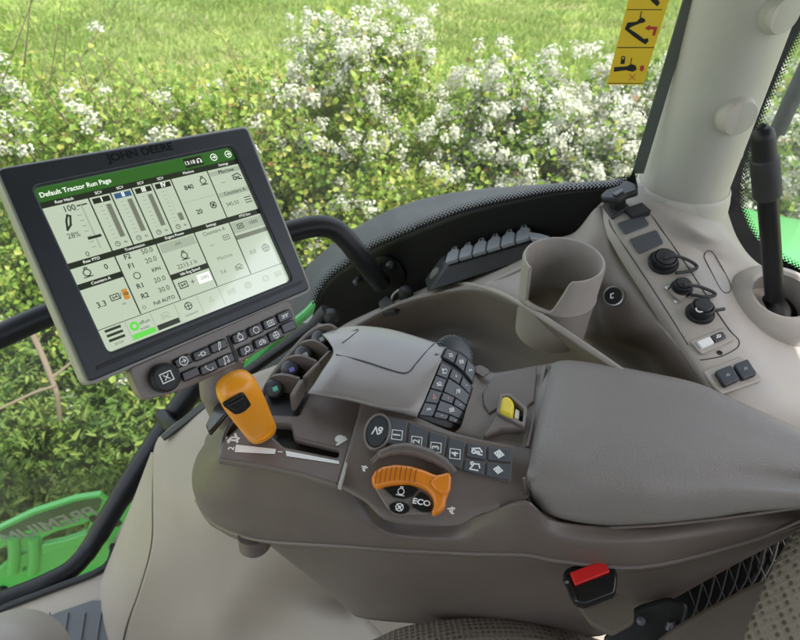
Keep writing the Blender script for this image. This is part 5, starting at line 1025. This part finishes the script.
# ================================================================== HEDGE
def bush(name, label, cat, group, cx, cy, rx, ry, h, nsh, flower, wid=.36, size=(.015, .035), leafm='leaf', lpn=14, bright=0, seedv=0, up=.35, spiky=0.0):
    rng = np.random.default_rng(100 + seedv); t = thing(name, (cx, cy, 0), label, cat, group)
    u = nrm(rng.normal(0, 1, (nsh, 3))); u[:, 2] = np.where(u[:, 2] < -.75, -u[:, 2], u[:, 2])
    ph = rng.uniform(0, 6.28, (6, 3)); fr_ = rng.uniform(2.5, 6.5, (6, 3)); lob = sum(np.sin((u * fr_[i] + ph[i]).sum(1)) for i in range(6)) / 6
    rr = (1 + .30 * lob) * (1 - .28 * rng.random(nsh) ** 1.6)
    ctr = np.array([cx, cy, h * .5]); Rr = np.array([rx, ry, h * .52])
    base = ctr + u * Rr * (rr * .78)[:, None]; out = nrm(u * Rr * .6 + np.array([0, 0, up]) + rng.normal(0, .35, (nsh, 3)))
    lsh = rng.uniform(.12, .3, nsh) * (1 + spiky * (rng.random(nsh) < .12) * (u[:, 2] > .3) * 2.0)
    tt = np.linspace(.05, 1, lpn)
    P = (base[:, None, :] + out[:, None, :] * (lsh[:, None] * tt[None])[:, :, None]).reshape(-1, 3) + rng.normal(0, .016, (nsh * lpn, 3))
    keep = P[:, 2] > .02
    A = nrm(np.repeat(out, lpn, 0) * .55 + rng.normal(0, .75, P.shape)); Nn = nrm(rng.normal(0, .55, P.shape) + np.repeat(u, lpn, 0) * .5 + np.array([0, -.15, .6]))
    sz = rng.uniform(*size, len(P)); shv = np.repeat(rng.normal(0, .13, nsh), lpn)
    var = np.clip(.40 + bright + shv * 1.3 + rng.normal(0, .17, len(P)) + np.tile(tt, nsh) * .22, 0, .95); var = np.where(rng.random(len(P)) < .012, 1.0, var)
    P, A, Nn, sz, var = [q[keep] for q in (P, A, Nn, sz, var)]
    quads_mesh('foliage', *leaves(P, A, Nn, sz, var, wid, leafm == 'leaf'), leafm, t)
    if flower > 0:
        tipp = base + out * lsh[:, None]; cl = np.sin(tipp[:, 0] * 5.1 + seedv) * np.sin(tipp[:, 1] * 4.3 + 2 * seedv) * .4 + np.sin(tipp[:, 2] * 7 + tipp[:, 0] * 3) * .35
        pr_ = np.clip(flower * .58 * (1.0 + 1.1 * cl) * np.clip((tipp[:, 2] / h - .2) * 1.7, .1, 1.2), 0, .95)
        idx = np.where((rng.random(nsh) < pr_) & (tipp[:, 2] > .3))[0]
        C = []; D = []
        for i in idx:
            for k in range(rng.integers(1, 4)):
                c = base[i] + out[i] * (lsh[i] * rng.uniform(.6, 1.1)) + rng.normal(0, .03, 3); m = rng.integers(30, 58)
                o = nrm(rng.normal(0, 1, (m, 3)) + out[i] * .8 + np.array([0, -.35, .55])); C.append(c + o * rng.uniform(.014, .050, (m, 1))); D.append(nrm(o + rng.normal(0, .3, (m, 3))))
        if C:
            C = np.concatenate(C); D = np.concatenate(D); n = len(C); X = nrm(np.cross(D, rng.normal(0, 1, (n, 3)))); Y = np.cross(D, X); r = rng.uniform(.0055, .0085, n)[:, None]
            ring_ = []
            for q in range(10):
                a = 2 * math.pi * q / 10; rq = r * (1.0 if q % 2 == 0 else .72); ring_.append(C + (X * math.cos(a) + Y * math.sin(a)) * rq + D * (r * .25 * (1 if q % 2 == 0 else .4)))
            V = np.stack(ring_ + [C], 1).reshape(-1, 3); b = np.arange(n)[:, None] * 11
            F = np.concatenate([b + np.array([[10, (2 * q - 1) % 10, 2 * q, (2 * q + 1) % 10]]) for q in range(5)], 0); va_ = np.clip(rng.normal(.75, .25, n), 0, 1); va_ = np.repeat(va_, 11).reshape(-1, 11); va_[:, 10] = .1
            quads_mesh('blossom', V, F, va_.ravel(), 'petal', t)
    mb = MB()
    for k in range(7):
        i = rng.integers(0, nsh); e = Vector([float(q) for q in base[i]]); b0 = Vector((cx + rng.normal(0, .08), cy + rng.normal(0, .08), -.05)); md = b0.lerp(e, .5) + Vector([float(q) for q in rng.normal(0, .07, 3)])
        tube(mb, [b0, md, e], [.022, .014, .005], 7, n=4)
    for i in np.where(lsh > .36)[0][:60]:
        e = Vector([float(q) for q in base[i]]); tube(mb, [e, e + Vector([float(q) for q in out[i]]) * float(lsh[i])], [.004, .0015], 5)
    build('branch', mb, 'bark', t)
    return t
HG = 'hawthorn bushes of the hedge'
def hedge(lab, *a, **k):
    a = list(a); a[5] = int(a[5] * 1.9); return bush('hawthorn_bush', lab, 'bush', HG, *a, **k)
hedge('sparse leafy hawthorn bush with tall stems at the left edge behind the monitor', -2.05, 2.75, .62, .6, 2.05, 850, .05, seedv=1, spiky=.9, bright=.05)
hedge('hawthorn bush with scattered blossom behind the upper left corner of the monitor', -1.35, 2.6, .62, .6, 1.80, 900, .07, seedv=2, spiky=.4, bright=.08)
hedge('low yellow green hawthorn bush under the open grass gap above the monitor', -.75, 2.75, .58, .6, 1.80, 900, .09, seedv=3, bright=.16, spiky=.3)
hedge('tall hawthorn bush topped with thick white blossom right of the grass gap', -.22, 2.95, .55, .6, 1.98, 900, .45, seedv=4, bright=.05)
hedge('bright leafy hawthorn bush with little blossom above the grab rail bend', .02, 2.35, .5, .45, 1.50, 800, .12, seedv=5, bright=.17)
hedge('hawthorn bush full of white blossom in the middle above the fender', .52, 2.75, .55, .6, 1.86, 900, .5, seedv=6, bright=.02)
hedge('dark green hawthorn bush with blossom clusters left of the yellow decal', 1.05, 2.65, .55, .6, 1.84, 900, .58, seedv=7)
hedge('hawthorn bush with dense white blossom under the yellow decal', 1.58, 2.65, .55, .6, 1.82, 900, .66, seedv=8)
hedge('hawthorn bush with white blossom hidden partly by the pillar', 2.15, 2.6, .58, .6, 1.86, 800, .5, seedv=9)
hedge('darker hawthorn bush with a few white flowers right of the pillar', 2.75, 2.5, .6, .6, 2.0, 800, .3, seedv=10)
hedge('leafy hawthorn bush with few flowers low behind the left half of the monitor', -1.75, 2.15, .6, .45, 1.35, 800, .10, seedv=11, bright=.0)
hedge('leafy hawthorn bush right below the grab rail and behind the keypad', -.95, 2.15, .6, .45, 1.30, 800, .06, seedv=12, bright=.03)
hedge('flowering hawthorn bush just above the right part of the fender', .85, 2.25, .55, .4, 1.42, 800, .36, seedv=13, bright=.06)
hedge('hawthorn bush at the far right edge outside the rear window', 3.3, 2.3, .6, .6, 1.9, 700, .35, seedv=14)
hedge('hawthorn bush beyond the left edge of the monitor with pale blossom', -2.75, 2.5, .6, .6, 1.95, 750, .08, seedv=15, bright=.05)
WG = 'nettles at the hedge foot'
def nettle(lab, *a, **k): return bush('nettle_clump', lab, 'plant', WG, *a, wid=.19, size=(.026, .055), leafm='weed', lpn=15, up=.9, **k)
nettle('tall green nettle clump left of the frame tube at the lower left', -1.62, 1.72, .42, .3, .95, 650, 0, seedv=21)
nettle('nettle clump just above the green body panel by the frame tube', -1.12, 1.72, .42, .3, .85, 650, 0, seedv=22)
nettle('low nettle clump at the left picture edge below the grab rail', -2.2, 1.75, .42, .3, .9, 650, 0, seedv=23)
nettle('nettle clump behind the frame tube under the keypad', -.62, 1.78, .42, .3, .85, 650, 0, seedv=24)
nettle('foreground nettle clump rising over the green body panel at the left picture edge', -1.75, 1.42, .4, .25, .62, 525, 0, seedv=25)
nettle('foreground nettle clump over the green body panel beside the frame tube', -1.15, 1.45, .4, .25, .6, 525, 0, seedv=26)
db = MB(); tube(db, [T(28, 325, 2.25), T(40, 350, 2.25), T(52, 380, 2.22), T(57, 395, 2.2), T(60, 420, 2.25)], [.011, .010, .009, .008, .007], 8, n=4); tube(db, [T(-20, 418, 2.1), T(10, 404, 2.15), T(36, 392, 2.18), T(56, 386, 2.2)], [.004, .005, .006, .006], 8, n=4); tube(db, [T(52, 378, 2.22), T(74, 360, 2.3)], [.007, .004], 7)
dbo = build('dead_branch', db, 'bark'); tag(dbo, 'bare pale forked branch in the hedge left of the monitor knob', 'branch')
# ================================================================== LIGHT
w = bpy.data.worlds.new('World'); S.world = w; w.use_nodes = True; N = w.node_tree.nodes; L = w.node_tree.links
sky = N.new('ShaderNodeTexSky'); sky.sky_type = 'NISHITA'; sky.sun_disc = False
el, az = rad(60), rad(108)            # azimuth clockwise from +Y
sky.sun_elevation = el; sky.sun_rotation = az; sky.dust_density = 3
bg = N['Background']; bg.inputs[1].default_value = .15
tcw = N.new('ShaderNodeTexCoord'); nw = N.new('ShaderNodeTexNoise'); nw.inputs['Scale'].default_value = 2.2; nw.inputs['Detail'].default_value = 6; L.new(tcw.outputs['Generated'], nw.inputs[0])
cw = N.new('ShaderNodeMapRange'); cw.inputs[1].default_value = .40; cw.inputs[2].default_value = .58; cw.inputs[3].default_value = .1; cw.inputs[4].default_value = .85; L.new(nw.outputs[0], cw.inputs[0])
mw = N.new('ShaderNodeMix'); mw.data_type = 'RGBA'; mw.inputs[7].default_value = (6.0, 6.3, 6.8, 1); L.new(cw.outputs[0], mw.inputs[0]); L.new(sky.outputs[0], mw.inputs[6]); L.new(mw.outputs[2], bg.inputs[0])
sd = bpy.data.lights.new('sun', 'SUN'); sd.energy = 2.6; sd.angle = rad(.5); sd.color = (1, .96, .90); so = bpy.data.objects.new('sun', sd); COL.objects.link(so)
dirv = Vector((math.sin(az) * math.cos(el), math.cos(az) * math.cos(el), math.sin(el))); so.rotation_euler = dirv.to_track_quat('Z', 'Y').to_euler(); so.location = (0, 0, 10)
S.view_settings.view_transform = 'Standard'; S.view_settings.look = 'None'; S.view_settings.exposure = 1.42; S.view_settings.gamma = 1
S.cycles.max_bounces = 8; S.cycles.transparent_max_bounces = 12; S.cycles.use_denoising = True
S.cycles.sample_clamp_indirect = 6
